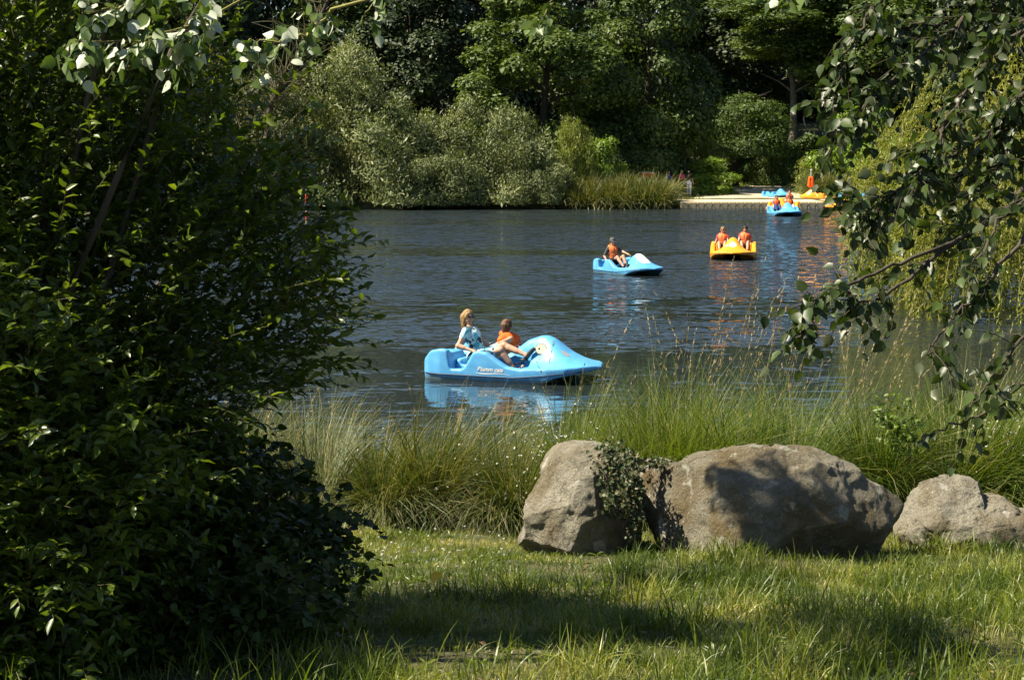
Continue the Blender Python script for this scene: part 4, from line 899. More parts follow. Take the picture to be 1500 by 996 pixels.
# ------------------------------------------------------------------ boulders
def boulder(name, label, sil, Yc, depth, m, seed, box=.55, lean=0., facets=16, rough=.02, ivy=None):
    """sil: outline seen from the bank, as pixels; the stone gets its real size, thickness and back"""
    g = np.random.default_rng(seed)
    pts = np.array([P(x, y, Yc) for x, y in sil])[:, [0, 2]]
    c0 = pts.mean(0); dlt = pts - c0; an = np.arctan2(dlt[:, 1], dlt[:, 0]); rd = np.linalg.norm(dlt, axis=1); o_ = np.argsort(an); an, rd = an[o_], rd[o_]
    an = np.concatenate([an - 2 * pi, an, an + 2 * pi]); rd = np.tile(rd, 3)
    # cube-sphere
    N = 84; u = np.tan(np.linspace(-1, 1, N) * pi / 4); A, B = np.meshgrid(u, u, indexing='ij'); O = np.ones_like(A); vs = []; fs = []; nn = 0
    for M3 in ((O, A, B), (-O, -A, B), (-A, O, B), (A, -O, B), (-B, A, O), (B, A, -O)):
        vs.append(np.stack(M3, -1).reshape(-1, 3)); i = np.arange(N - 1)[:, None] * N + np.arange(N - 1)[None]
        fs.append(np.stack([i, i + N, i + N + 1, i + 1], -1).reshape(-1, 4) + nn); nn += N * N
    d = nrm(np.concatenate(vs)); f = np.concatenate(fs)
    key = np.round(d * 1e5).astype(np.int64); _, first, inv = np.unique(key, axis=0, return_index=True, return_inverse=True); d = d[first]; f = inv.reshape(-1)[f]
    # box-like stone cut by random planes
    r = 1 / (np.sum(np.abs(d) ** 5, 1) ** (1 / 5))
    for k in range(facets):
        pn = nrm(g.normal(size=3) * V(1, .8, 1)); h = g.uniform(.82, 1.08); t = d @ pn; r = np.where(t > .05, np.minimum(r, h / np.maximum(t, .05)), r)
    q = d * r[:, None]
    th = np.arctan2(q[:, 2], q[:, 0]); rho = np.hypot(q[:, 0], q[:, 2]); ref = np.interp(th, an, rd)
    # normalise so that the outline of the stone is the silhouette
    nb = 180; bins = ((th + pi) / (2 * pi) * nb).astype(int) % nb; mx = np.zeros(nb); np.maximum.at(mx, bins, rho); mx = np.convolve(np.concatenate([mx[-3:], mx, mx[:3]]), np.ones(7) / 7, 'valid')
    rn = rho / mx[bins]
    x = c0[0] + np.cos(th) * ref * rn; z = c0[1] + np.sin(th) * ref * rn; y = Yc + q[:, 1] * depth * (1 - .25 * np.clip((z - c0[1]) / max(rd), -1, 1)) + lean * (z - c0[1])
    z = z - np.maximum(y - Yc, 0) * .19
    p = np.stack([x, y, z], 1)
    cc = V(c0[0], Yc, c0[1])
    for k in range(13):          # flat split faces
        pn = nrm(V(g.normal(0, 1), -abs(g.normal(0, 1)) - .15, g.normal(.1, .8))); s_ = (p - cc) @ pn; h = s_.max() * g.uniform(.7, .9); ov = np.maximum(s_ - h, 0); p = p - pn * (ov * .93)[:, None]
    nd = nrm(p - cc)
    ridge = np.abs(fbm(p * 2.2 + seed, 4)) * -1
    p = p + nd * (fbm(p * 3 + seed, 5) * rough * 3 + ridge * rough * 2.5 + fbm(p * 14 + seed, 4) * rough * 1.1)[:, None]
    v0 = p[f[:, 1]] - p[f[:, 0]]; v1 = p[f[:, 2]] - p[f[:, 0]]; cr = np.cross(v0, v1); ce = p[f].mean(1) - V(c0[0], Yc, c0[1])
    fl = np.sum(cr * ce, 1) < 0; f[fl] = f[fl][:, ::-1]
    org = V(c0[0], Yc, float(hgt(c0[0], Yc))); o = obj(name, p - org, f, m); o.location = org
    return tag(o, label, 'boulder')
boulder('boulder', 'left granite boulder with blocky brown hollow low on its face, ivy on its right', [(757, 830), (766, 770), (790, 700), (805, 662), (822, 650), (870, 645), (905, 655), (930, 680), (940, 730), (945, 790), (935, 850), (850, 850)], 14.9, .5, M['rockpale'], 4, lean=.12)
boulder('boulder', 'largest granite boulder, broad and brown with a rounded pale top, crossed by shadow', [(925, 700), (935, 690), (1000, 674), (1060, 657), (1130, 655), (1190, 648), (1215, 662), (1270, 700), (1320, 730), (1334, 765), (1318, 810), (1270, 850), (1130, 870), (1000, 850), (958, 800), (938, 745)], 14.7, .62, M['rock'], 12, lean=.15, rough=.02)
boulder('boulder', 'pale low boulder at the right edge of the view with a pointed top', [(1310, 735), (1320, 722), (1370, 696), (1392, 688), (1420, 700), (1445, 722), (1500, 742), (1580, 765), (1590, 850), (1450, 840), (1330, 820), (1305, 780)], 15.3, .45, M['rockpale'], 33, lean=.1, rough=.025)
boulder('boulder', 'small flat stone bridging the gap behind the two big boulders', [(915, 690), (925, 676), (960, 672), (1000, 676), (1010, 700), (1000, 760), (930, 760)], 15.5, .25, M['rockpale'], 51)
def ivy():
    g = np.random.default_rng(6); t = thing('ivy_plant', 'ivy trailing down the right side of the left boulder', 'ivy', tuple(P(925, 800, 14.75)))
    org = np.array(t.location); b = MB(); Q = []
    for k in range(20):
        x = g.normal(918, 13); ye = 740 + 75 * g.random() * max(0, 1 - abs(x - 922) / 30); a = [P(x - g.uniform(0, 30), g.uniform(650, 676), g.uniform(14.5, 15.)), P(x, g.uniform(690, 715), g.uniform(14.4, 14.5)), P(x + g.uniform(-10, 10), ye, g.uniform(14.38, 14.5))]
        cu = curve_pts(a, 14, .008); b.add(*tubes((cu - org)[None], np.full((1, 14), .004), 4)); Q.append(cu)
    for k in range(6):
        cu = curve_pts([P(g.uniform(870, 900), 652, 14.7), P(925, g.uniform(672, 685), 14.8), P(g.uniform(960, 1030), 678, 14.9)], 14, .01); Q.append(cu)
    b.build('stem', M['bark'], t)
    q = np.repeat(np.concatenate(Q), 4, 0) + g.normal(0, .022, (len(Q) * 14 * 4, 3)); n = len(q); q[:, 1] -= .02
    v, f = leaves(ROUND, q - org, g.normal(size=(n, 3)) + V(0, -.2, -.7), g.normal(size=(n, 3)) * .5 + V(-.2, -1, .5), g.uniform(.018, .042, n), g.uniform(.018, .036, n))
    link('foliage', mesh('foliage', v, f, M['ivy'], rnd=np.repeat(g.random(n), 10)), t)['kind'] = 'stuff'
ivy()
def vine():
    g = np.random.default_rng(16); b0 = P(1330, 680, 16.9); t = thing('vine_shoot', 'yellow green leafy shoot climbing through the sedge above the right boulder', 'plant', tuple(b0))
    b = MB(); Q = []
    for k in range(9):
        cu = curve_pts([b0 + V(g.normal(0, .1), 0, 0), P(1325 + g.uniform(-35, 25), 640, 16.7), P(1318 + g.uniform(-45, 30), g.uniform(560, 620), 16.7)], 12, .01); b.add(*tubes((cu - b0)[None], np.full((1, 12), .003), 4)); Q.append(cu[3:])
    b.build('stem', M['twig'], t); q = np.repeat(np.concatenate(Q), 3, 0); q += g.normal(0, .02, q.shape); n = len(q)
    v, f = leaves(LEAF, q - b0, g.normal(size=(n, 3)) + V(0, -.3, -.1), g.normal(size=(n, 3)) * .5 + V(0, -.5, .8), g.uniform(.04, .08, n), g.uniform(.025, .045, n))
    link('foliage', mesh('foliage', v, f, M['vine'], rnd=np.repeat(g.random(n), 8)), t)['kind'] = 'stuff'
vine()

# ------------------------------------------------------------------ pedal boats; s runs from the stern (0) to the bow tip (3.1)
HZ = ([0, 1.1, 1.3, 1.5, 1.75, 2.0, 2.12, 2.25, 2.4, 2.55, 2.7, 2.9, 3.1, 3.3], [.3, .33, .38, .49, .68, .765, .77, .72, .6, .49, .41, .34, .28, .25])
def boat_top(s, y):
    a = np.abs(y)
    deck = np.interp(s, [0, .1, 1.6, 2.2, 3.1], [.24, .27, .25, .27, .285])
    hz = np.interp(s, *HZ) - deck; b = np.interp(s, [0, 1.2, 1.75, 2.05, 2.3, 2.6, 3.], [.13, .15, .19, .27, .36, .5, .5])
    hump = deck + hz * np.exp(-(a / b) ** 2.6)
    rail = np.interp(s, [-.1, .0, .06, .2, .38, .5, .54, .60, .80, .88, 1.02, 1.1, 1.28, 1.45, 1.65, 1.9], [.1, .27, .36, .5, .535, .53, .5, .2, .2, .25, .5, .53, .51, .40, .28, .25])
    rm = np.clip((a - .6) / .06, 0, 1); rm = rm * rm * (3 - 2 * rm)
    well = np.where((s > .62) & (s < 1.86), .10, np.where(s <= .62, .46, 1e3))
    inner = np.minimum(hump, 1e3); inwell = (a > .13) & (a < .64) & (s < 1.86) & (s > .2)
    base = np.where(inwell & (s > .62), np.maximum(.10, deck + hz * np.exp(-(a / b) ** 2.6) - .35 * np.clip((a - .13) / .1, 0, 1)), hump)
    base = np.where(inwell & (s <= .62), .47 - .35 * np.clip((s - .55) / .07, 0, 1), base)      # seat back block
    base = np.where((a <= .13) & (s < .62) & (s > .2), np.maximum(base, .38), base)
    return np.where(s < 1.95, base * (1 - rm) + rail * rm, base)
def boat_plan(s):
    return np.interp(s, [-.02, .0, .05, .15, .4, 2.0, 2.4, 2.7, 2.9, 3.02, 3.12], [.3, .62, .71, .77, .82, .82, .78, .68, .52, .33, .02])
def boat_fn(x, y, z):
    s = x; a = np.abs(y)
    top = boat_top(s, y)
    bot = np.interp(s, [0, .1, 1.9, 2.2, 2.5, 2.8, 3.1], [-.05, -.18, -.18, -.06, .1, .17, .23])
    tunnel = np.interp(s, [0, .3, 1.4, 2.0, 3.1], [-.18, -.1, .0, .12, .22]); tw_ = np.clip((.34 - a) / .12, 0, 1); bot = bot * (1 - tw_) + np.maximum(tunnel, bot) * tw_
    flare = boat_plan(s) - .09 * np.clip((.1 - z) / .3, 0, 1) - .02 * np.clip((z - .3) / .3, 0, 1)
    e = np.maximum(np.maximum((z - top) * .62, (bot - z) * .8), np.maximum(a - flare, np.maximum(-s, s - 3.12)) * .8)
    return e
def make_hull():
    B = SDF((-.1, -.95, -.3), (3.25, .95, .95), .022); B.fn(boat_fn, k=1e-3)
    for sgn in (-1, 1):
        B.cap((1.85, sgn * .42, .36), (2.0, sgn * .5, .36), .11, .05, .05, 's')
    for _ in range(2):                     # soften the moulded edges
        F = B.F; F[1:-1, 1:-1, 1:-1] = (2 * F[1:-1, 1:-1, 1:-1] + F[:-2, 1:-1, 1:-1] + F[2:, 1:-1, 1:-1] + F[1:-1, :-2, 1:-1] + F[1:-1, 2:, 1:-1] + F[1:-1, 1:-1, :-2] + F[1:-1, 1:-1, 2:]) / 8
    return B.mesh()
HV, HF = make_hull()
SIDE_Y = float(HV[(HV[:, 0] > 1.1) & (HV[:, 0] < 1.75) & (HV[:, 2] > .12) & (HV[:, 2] < .3), 1].min())
HULL = {c_: mesh('hull_' + c_, HV, HF, M[c_]) for c_ in ('blue', 'orange')}
def patch(cond, off=.004):
    """skin of the hull where cond(vertices) holds, lifted a few millimetres"""
    k = cond(HV); fk = HF[k[HF].all(1)]; used, inv = np.unique(fk, return_inverse=True)
    v = HV[used]; f = inv.reshape(fk.shape); nv = np.zeros_like(v)
    n0 = np.cross(v[f[:, 2]] - v[f[:, 0]], v[f[:, 3]] - v[f[:, 1]])
    for i in range(4): np.add.at(nv, f[:, i], n0)
    return v + nrm(nv) * off, f
def side_point(s, z, sgn=-1):
    """outer surface of the hull side (or hump side) at (s, z)"""
    k = (np.abs(HV[:, 0] - s) < .04) & (np.abs(HV[:, 2] - z) < .04) & (HV[:, 1] * sgn > 0)
    return HV[k]
def disc(name, c_, n_, r, m, parent, k=24, sx=1., off=0.):
    n_ = nrm(V(*n_)); u = nrm(np.cross(n_, V(0, 0, 1))); w__ = np.cross(n_, u); a = np.arange(k) * 2 * pi / k
    p = V(*c_) + n_ * off + r * (np.cos(a)[:, None] * u * sx + np.sin(a)[:, None] * w__)
    v = np.vstack([p, p - n_ * .012]); f4 = [[i, (i + 1) % k, (i + 1) % k + k, i + k] for i in range(k)]
    me = bpy.data.meshes.new(name); me.from_pydata(v.tolist(), [], [list(range(k))[::-1]] + f4); me.materials.append(m); return link(name, me, parent)
def boat(label, col, px, py, head, eye=True, white=False, sticker=False, text=False, scale=1., pedals=True, group=None):
    """the hull floats with its middle over the water point seen at (px, py); head: bow direction, degrees from +x"""
    c_ = G(px, py); t = thing('pedal_boat', label, 'pedal boat', (c_[0], c_[1], 0), radians(head), group); t.scale = (scale,) * 3
    Mo = Matrix.Translation((-1.55, 0, 0))
    kids = [link('hull', HULL[col], t)]
    b = MB()                                # dark rub strip along the seam
    for sgn in (-1, 1):
        s = np.linspace(.03, 2.95, 40); z = np.interp(s, [0, 1.8, 2.3, 2.95], [.1, .1, .15, .23]); yy = boat_plan(s) - .09 * np.clip((.1 - z) / .3, 0, 1) + .003
        b.add(*tubes(np.stack([s, sgn * yy, z], 1)[None], np.full((1, 40), .009), 5))
    kids.append(b.build('rub_strip', M['navy'], t))
    for sgn in (-1, 1):
        q = SDF((.5, -.3, .0), (1.2, .3, .5), .02)
        q.fn(lambda x, y, z: np.maximum(np.maximum(np.abs(y) - .22, np.abs(x - .86) - .26), np.abs(z - (.2 + .06 * (x - .86) + .15 * y * y)) - .055)); q.cap((.66, -.15, .3), (.66, .15, .3), .06, .06, .06)
        v, f = q.mesh(); o = obj('seat', v + V(0, sgn * .38, .0), f, M[col], t); kids.append(o)
    if pedals:
        for sgn in (-1, 1):
            b = MB(); b.add(*tubes(np.array([[[1.72, sgn * .2, .3], [1.72, sgn * .55, .3]]]), np.full((1, 2), .018), 8)); b.box(V(1.78, sgn * .3, .36), V(.055, .06, .015), 0); b.box(V(1.66, sgn * .47, .24), V(.055, .06, .015), 0)
            kids.append(b.build('pedals', M['black'], t))
    b = MB(); b.add(*tube1([(.9, 0, .34), (.93, 0, .5), (.99, 0, .56)], .014, .014, 8, 8)); b.add(*tube1([(.97, 0, .56), (1.03, 0, .58)], .024, .02, 4, 8)); kids.append(b.build('rudder_lever', M['black'], t))
    if eye:
        for sgn in (-1, 1):
            pts = HV[(np.abs(HV[:, 0] - 2.08) < .03) & (np.abs(HV[:, 2] - .55) < .03) & (HV[:, 1] * sgn > 0)]; y0 = np.abs(pts[:, 1]).max() + .004
            n_ = (.08, sgn * 1., .35)
            for (r, m_, dx, off, nm_) in ((.10, 'black', 0, .004, 'eye_rim'), (.088, 'whitecream', .0, .008, 'eye'), (.02, 'black', -.03, .012, 'pupil')):
                o = disc(nm_, (2.08 + dx, sgn * y0, .555), n_, r, M[m_], t if r > .09 else rim, sx=1.05, off=off)
                if r > .09: rim = o; kids.append(o)
    if white:
        v, f = patch(lambda q: (np.abs(q[:, 1]) < .17 + .05 * np.sin(q[:, 0] * 6)) & (q[:, 0] > 1.98) & (q[:, 0] < 2.62) & (q[:, 2] > .4)); kids.append(obj('white_crest', v, f, M['whitep'], t))
    if sticker:
        v, f = patch(lambda q: (np.hypot(q[:, 1] / .14, (q[:, 0] - 2.5) / .13) < 1) & (q[:, 2] > .4)); kids.append(obj('sticker', v, f, M['whitep'], t))
    v, f = patch(lambda q: (np.hypot((q[:, 1] + .2) / .06, (q[:, 0] - 2.52) / .09) < 1) & (q[:, 2] > .35)); kids.append(obj('emblem', v, f, M['steel'], t))
    if text:
        fc = bpy.data.curves.new('lettering', 'FONT'); fc.body = 'Blumm cats'; fc.size = .105; fc.extrude = .001; fc.shear = .35; fc.align_x = 'LEFT'; fc.offset = .0025
        o = bpy.data.objects.new('lettering', fc); COL.objects.link(o); dg = bpy.context.evaluated_depsgraph_get(); me = bpy.data.meshes.new_from_object(o.evaluated_get(dg)); bpy.data.objects.remove(o)
        me.materials.clear(); me.materials.append(M['whitep']); o = link('lettering', me, t); o.location = (1.12, SIDE_Y - .004, .19); o.rotation_euler = (pi / 2, 0, 0); kids.append(o)
        b = MB(); s = np.linspace(1.08, 1.74, 16); v, f = ribbons(np.stack([s, 0 * s + SIDE_Y - .004, .165 - .035 * (s - 1.08) + .012 * np.sin(s * 9)], 1)[None], np.interp(s, [1.08, 1.2, 1.5, 1.74], [.004, .02, .014, .003])[None], np.array([[0, 0, 1.]])); b.add(v, f); kids.append(b.build('swoosh', M['whitep'], t))
    for o in kids: o.location.x -= 1.55
    return t
M['whitecream'] = simple('cream_decal', (.75, .62, .36), .5)
HB = {}
def on_boat(t, s, y, z):
    """boat coordinates -> world"""
    a = t.rotation_euler[2]; k = t.scale[0]; x = (s - 1.55) * k; y = y * k
    return V(t.location[0] + x * cos(a) - y * sin(a), t.location[1] + x * sin(a) + y * cos(a), z * k)

# ------------------------------------------------------------------ people
def ik(a, c_, l1, l2, pole):
    a, c_ = V(*a), V(*c_); d = c_ - a; L = np.linalg.norm(d); L = min(L, (l1 + l2) * .999); dn = nrm(d); c2 = a + dn * L
    x = (l1 * l1 - l2 * l2 + L * L) / (2 * L); h = math.sqrt(max(l1 * l1 - x * x, 0)); p = V(*pole); p = nrm(p - dn * (p @ dn)); return a + dn * x + p * h, c2
def rotz(v, a): return V(v[0] * cos(a) - v[1] * sin(a), v[0] * sin(a) + v[1] * cos(a), v[2])
def person(label, loc, rz, vox, pelvis=(0, 0, .1), lean=.3, hands=None, feet=None, k=1., yaw=0., nod=0., hair='hairbrown', longhair=False, top=None, topm=None, vest=None, legs=None, legm=None,
           shoes=None, glasses=False, cap=None, elbow=(-.5, 0, -1), twist=0., group=None, knees=(.3, 0, 1), sleeves=.5):
    """one figure; origin below the pelvis, facing +x before rz"""
    t = thing('person', label, 'person', loc, rz, group); t.scale = (k,) * 3
    pel = V(*pelvis); upv = V(-sin(lean), 0, cos(lean)); fwd = V(cos(lean), 0, sin(lean)); lat = rotz(V(0, 1, 0), twist)
    wst = pel + upv * .16; ch = pel + upv * .38; nk = pel + upv * .52; hd = nk + V(-sin(lean * .35), 0, cos(lean * .35)) * .175 + V(.02, 0, 0)
    sh = {1: ch + upv * .085 + lat * .165, -1: ch + upv * .085 - lat * .165}; hp = {1: pel + V(0, .095, 0), -1: pel - V(0, .095, 0)}
    hands = hands or {1: (.35, .2, .15), -1: (.35, -.2, .15)}; feet = feet or {1: (.8, .12, .0), -1: (.8, -.12, .0)}
    hf = rotz(V(cos(nod), 0, -sin(nod)), yaw); hu = rotz(V(sin(nod), 0, cos(nod)), yaw); hs = np.cross(hu, hf)
    MH = np.stack([hf, hs, hu])
    lo = (-.75, -.62, -1.0 if pelvis[2] > .5 or feet[1][2] < -.5 else -.35); hi = (1.25, .62, 1.35 if pelvis[2] < .5 else 1.85)
    allp = [hd] + [V(*hands[i]) for i in (1, -1)] + [V(*feet[i]) for i in (1, -1)] + [pel]
    lo = np.min(allp, 0) - .42; hi = np.max(allp, 0) + .42
    B = SDF(lo, hi, vox); T_ = SDF(lo, hi, vox); Lg = SDF(lo, hi, vox)
    def torso(Q, e=0., kk=.05):
        Q.ell(pel + V(0, 0, .01), V(.11, .155, .11) + e, k=kk); Q.cap(wst, ch, .105 + e, .115 + e, kk); Q.ell(ch + upv * .02, V(.115, .165, .15) + e, np.stack([fwd, lat, upv]), k=kk)
        Q.cap(sh[1] - lat * .03, sh[-1] + lat * .03, .055 + e, .055 + e, kk)
    torso(B); B.cap(nk - upv * .04, hd - hu * .03, .055, .05, .03)
    B.ell(hd, V(.094, .074, .112), MH, k=.02); B.cap(hd + hf * .045 - hu * .06, hd + hf * .055 - hu * .085, .045, .032, .03)
    B.cap(hd + hf * .088 + hu * .012, hd + hf * .108 - hu * .022, .010, .014, .012)       # nose
    B.cap(hd + hf * .083 - hu * .056 + hs * .018, hd + hf * .083 - hu * .056 - hs * .018, .009, .009, .008)   # mouth
    for i in (1, -1):
        B.ell(hd + hs * i * .075 - hu * .005, V(.022, .012, .032), MH, k=.01)
        B.ell(hd + hs * i * .03 + hf * .088 + hu * .012, V(.012, .018, .01), MH, k=.012, op='s')
    J = {}
    for i in (1, -1):
        el, wr = ik(sh[i], hands[i], .28, .25, V(elbow[0], elbow[1] + i * .35, elbow[2])); J['a', i] = (sh[i], el, wr)
        B.cap(sh[i], el, .05, .038, .03); B.cap(el, el + (wr - el) * .4, .04, .038, .02); B.cap(el, wr, .038, .025, .02)
        dn = nrm(wr - el); ls = nrm(np.cross(dn, V(0, 0, 1)) + 1e-6); dnm = nrm(np.cross(ls, dn)); pm = wr + dn * .06
        B.cap(wr, pm, .026, .03, .015); B.cap(wr + dn * .05 + ls * .022, wr + dn * .075 + ls * .03, .02, .012, .01); B.cap(wr + dn * .05 - ls * .022, wr + dn * .075 - ls * .03, .02, .012, .01)
        if vox < .02:
            for q in range(4):
                o_ = (q - 1.5) * .021; l_ = (.062, .074, .07, .054)[q]; a = wr + dn * .085 + ls * o_; m1 = a + dn * l_ * .55 - dnm * .006; m2 = m1 + dn * l_ * .5 - dnm * .022
                B.cap(a, m1, .0095, .009, .006); B.cap(m1, m2, .009, .008, .004)
            s_ = -i; a = wr + dn * .03 + ls * s_ * .02; m1 = a + dn * .035 + ls * s_ * .028; B.cap(a, m1, .013, .011, .008); B.cap(m1, m1 + dn * .03 + ls * s_ * .004, .011, .009, .004)
        else: B.cap(pm, pm + dn * .07 - dnm * .02, .026, .018, .015)
        kn, an = ik(hp[i], feet[i], .43, .43, V(knees[0], knees[1] + i * .1, knees[2])); J['l', i] = (hp[i], kn, an)
        B.cap(hp[i], kn, .088, .056, .03); sd = nrm(an - kn); B.cap(kn, an, .052, .036, .03); bk = nrm(np.cross(np.cross(sd, V(1, 0, 0)), sd)); B.cap(kn + sd * .1 - bk * .015, kn + sd * .24 - bk * .01, .05, .042, .04)
        fd = nrm(V(1, 0, .25) if abs(sd[2]) < .97 else V(1, 0, -.1)); 
        if abs(sd[2]) < .85: fd = nrm(V(.75, 0, .85))
        hl = an - fd * .04; B.cap(an, hl - sd * -.03, .036, .034, .02); B.cap(hl + sd * .03, an + fd * .15 + sd * .035, .032, .024, .02)
        J['f', i] = (hl + sd * .03, an + fd * .15 + sd * .035)
    v, f = B.mesh(); link('body', mesh('body', v, f, M['skin']), t)
    # clothes grown from the same bones
    if top:
        torso(T_, .014)
        for i in (1, -1):
            a, e, _ = J['a', i]; T_.cap(a, a + (e - a) * sleeves, .066, .056, .02)
        T_.ell(nk + upv * .02 + fwd * .03, V(.085, .085, .075), k=.02, op='s')
        if top == 'dress':
            for i in (1, -1):
                a, kk_, _ = J['l', i]; T_.cap(a, a + (kk_ - a) * .62, .11, .095, .06)
            T_.cap(pel + V(-.05, 0, -.05), pel + V(.06, 0, -.06), .13, .12, .05); T_.ell(pel + V(-.1, 0, -.02), V(.12, .22, .13), k=.04)
            T_.ell(ch + fwd * .07 + lat * .06, V(.06, .06, .055), k=.03); T_.ell(ch + fwd * .07 - lat * .06, V(.06, .06, .055), k=.03)
        v, f = T_.mesh(); link('dress' if top == 'dress' else 'shirt', mesh('shirt', v, f, M[topm]), t)
    if legs:
        fr = {'shorts': .55, 'trousers': 1.}[legs]; Lg.ell(pel + V(0, 0, .0), V(.125, .17, .125), k=.03); Lg.cap(pel, wst, .12, .12, .03)
        for i in (1, -1):
            a, kk_, c_ = J['l', i]
            if legs == 'shorts': Lg.cap(a, a + (kk_ - a) * .6, .102, .09, .03)
            else: Lg.cap(a, kk_, .1, .072, .03); Lg.cap(kk_, kk_ + (c_ - kk_) * .75, .07, .062, .02)
        v, f = Lg.mesh(); link(legs, mesh(legs, v, f, M[legm]), t)
    if vest:
        Q = SDF(lo, hi, max(vox, .012)); Q.cap(wst + upv * .02, ch, .142, .148, .05); Q.ell(ch + upv * .03, V(.155, .19, .165), np.stack([fwd, lat, upv]), k=.05)
        for i in (1, -1):
            Q.cap(sh[i] - lat * i * .02 - upv * .02, sh[i] - lat * i * .07 + upv * .065, .07, .055, .05); Q.cap(nk + lat * i * .08 - fwd * .05 + upv * .02, nk - fwd * .09 + upv * .05, .055, .055, .04)
            Q.cap(sh[i] + lat * i * .06 - upv * .09, J['a', i][1], .085, .07, .02, 's')
        Q.ell(nk + upv * .08 + fwd * .03, V(.095, .085, .12), k=.02, op='s')
        Q.cap(wst + fwd * .16, nk + fwd * .16, .012, .03, .02, 's')
        v, f = Q.mesh(); vo = link('life_vest', mesh('life_vest', v, f, M[vest]), t)
        b = MB()
        for hgt_ in (.12, .25):
            a = np.linspace(0, 2 * pi, 25); c_ = pel + upv * (hgt_ + .06); p = c_ + (np.cos(a)[:, None] * fwd * .178 + np.sin(a)[:, None] * lat * .19); b.add(*tubes(p[None], np.full((1, 25), .009), 4))
        if vox < .02: b.build('strap', M['grey'], vo)
    # head wear
    Hs = SDF(hd - .26, hd + .24, min(vox, .014))
    Hs.ell(hd + hu * .018 - hf * .012, V(.108, .09, .118), MH, k=.02)
    if longhair: 
        Hs.cap(hd - hf * .06 + hs * .05, hd - hf * .065 - hu * .17 + hs * .05, .06, .035, .04); Hs.cap(hd - hf * .06 - hs * .05, hd - hf * .065 - hu * .17 - hs * .05, .06, .035, .04); Hs.cap(hd - hf * .02 - hs * .07, hd - hf * .01 - hu * .13 - hs * .075, .035, .02, .02); Hs.cap(hd - hf * .02 + hs * .07, hd - hf * .01 - hu * .13 + hs * .075, .035, .02, .02)
    elif longhair is None: Hs.cap(hd - hf * .05, hd - hf * .06 - hu * .08, .08, .06, .04)
    Hs.ell(hd + hf * .1 - hu * .035, V(.11, .068, .11), MH, k=.015, op='s')
    if cap: Hs.ell(hd - hu * .12, V(.2, .2, .08), MH, k=.02, op='s')
    v, f = Hs.mesh()
    if len(v): v = v + nrm(v - hd) * (fbm(v * V(90, 90, 16), 2) * .02)[:, None]; link('hair', mesh('hair', v, f, M[hair]), t)
    if cap:
        Cs = SDF(hd - .26, hd + .26, min(vox, .014)); Cs.ell(hd + hu * .04 - hf * .005, V(.118, .1, .11), MH, k=.01); Cs.ell(hd - hu * .09, V(.25, .25, .11), MH, k=.01, op='s'); Cs.ell(hd + hf * .12 + hu * .028, V(.085, .075, .012), MH, k=.01)
        v, f = Cs.mesh(); link('cap', mesh('cap', v, f, M[cap]), t)
    if glasses:
        b = MB()
        for i in (1, -1):
            c_ = hd + hf * .098 + hs * i * .034 + hu * .014; a = np.arange(12) * pi / 6; ring = c_ + (np.cos(a)[:, None] * hs * .03 + np.sin(a)[:, None] * hu * .021) - hf * (np.abs(np.cos(a))[:, None] * .006)
            vv = np.vstack([ring + hf * .004, ring - hf * .004]); me_f = [[q, (q + 1) % 12, (q + 1) % 12 + 12, q + 12] for q in range(12)]; b.add(vv, me_f)
            b.add(np.vstack([ring + hf * .004, c_ + hf * .008]), [[q, (q + 1) % 12, 12] for q in range(12)])
            b.add(*tubes(np.array([[c_ + hs * i * .028, hd + hs * i * .082 + hu * .01]]), np.full((1, 2), .004), 4))
        b.build('sunglasses', M['lens'], t)
    if shoes:
        Q = SDF(lo, hi, max(.01, vox * .8))
        for i in (1, -1):
            if shoes == 'one' and i == -1: continue
            a, c_ = J['f', i]; Q.cap(a, c_, .042, .035, .02)
        v, f = Q.mesh(); b_ = link('shoes', mesh('shoes', v, f, M['black']), t)
    return t
def rider(bt, s, y, label, vox, **k):
    p = on_boat(bt, s, y, 0); kk = k.pop('k', 1.); return person(label, (p[0], p[1], 0), bt.rotation_euler[2], vox, k=kk, **k)

# near blue boat
nb = boat('nearest sky blue pedal boat seen side on with a round cream eye and white lettering', 'blue', 760, 553, -24, text=True)
HB['near'] = nb
rider(nb, .98, -.38, 'blond person with sunglasses in a pale blue floral dress, leaning back in the nearest boat', .0085, k=1.05, pelvis=(0, 0, .37), lean=.43,
      hands={-1: (-.02, -.30, .50), 1: (.18, .22, .47)}, feet={-1: (.66, -.02, .16), 1: (.79, .10, .42)}, hair='hairblond', longhair=True, top='dress', topm='dress', glasses=True, yaw=-.55, elbow=(-.9, 0, -.3), sleeves=.38, shoes='one')
rider(nb, 1.36, .36, 'brown haired child in a bright orange life vest, turned away in the nearest boat', .011, pelvis=(-.05, 0, .24), lean=.3, k=.95,
      hands={-1: (-.12, -.32, .38), 1: (.3, .25, .45)}, feet={-1: (.5, -.1, .18), 1: (.5, .1, .18)}, hair='hairbrown', longhair=None, vest='vest', yaw=1.1, twist=.7, legs='shorts', legm='jeans', elbow=(-.9, -.5, -.2), sleeves=.15)
# second blue boat
b2 = boat('blue pedal boat with a white crest on its hump and one rider in a cap', 'blue', 924, 401, -60, eye=False, white=True, scale=.85)
rider(b2, .95, -.36, 'person in a grey cap, orange vest and black shorts on the white crested boat', .016, k=.95, pelvis=(0, 0, .36), lean=.2,
      hands={-1: (.02, -.32, .45), 1: (.5, .3, .62)}, feet={-1: (.7, -.08, .26), 1: (.62, .12, .22)}, hair='hairdark', cap='capgrey', vest='vestpale', top='shirt', topm='grey', legs='shorts', legm='blackc', glasses=True, yaw=-.3, nod=.15, shoes='yes', sleeves=.9)
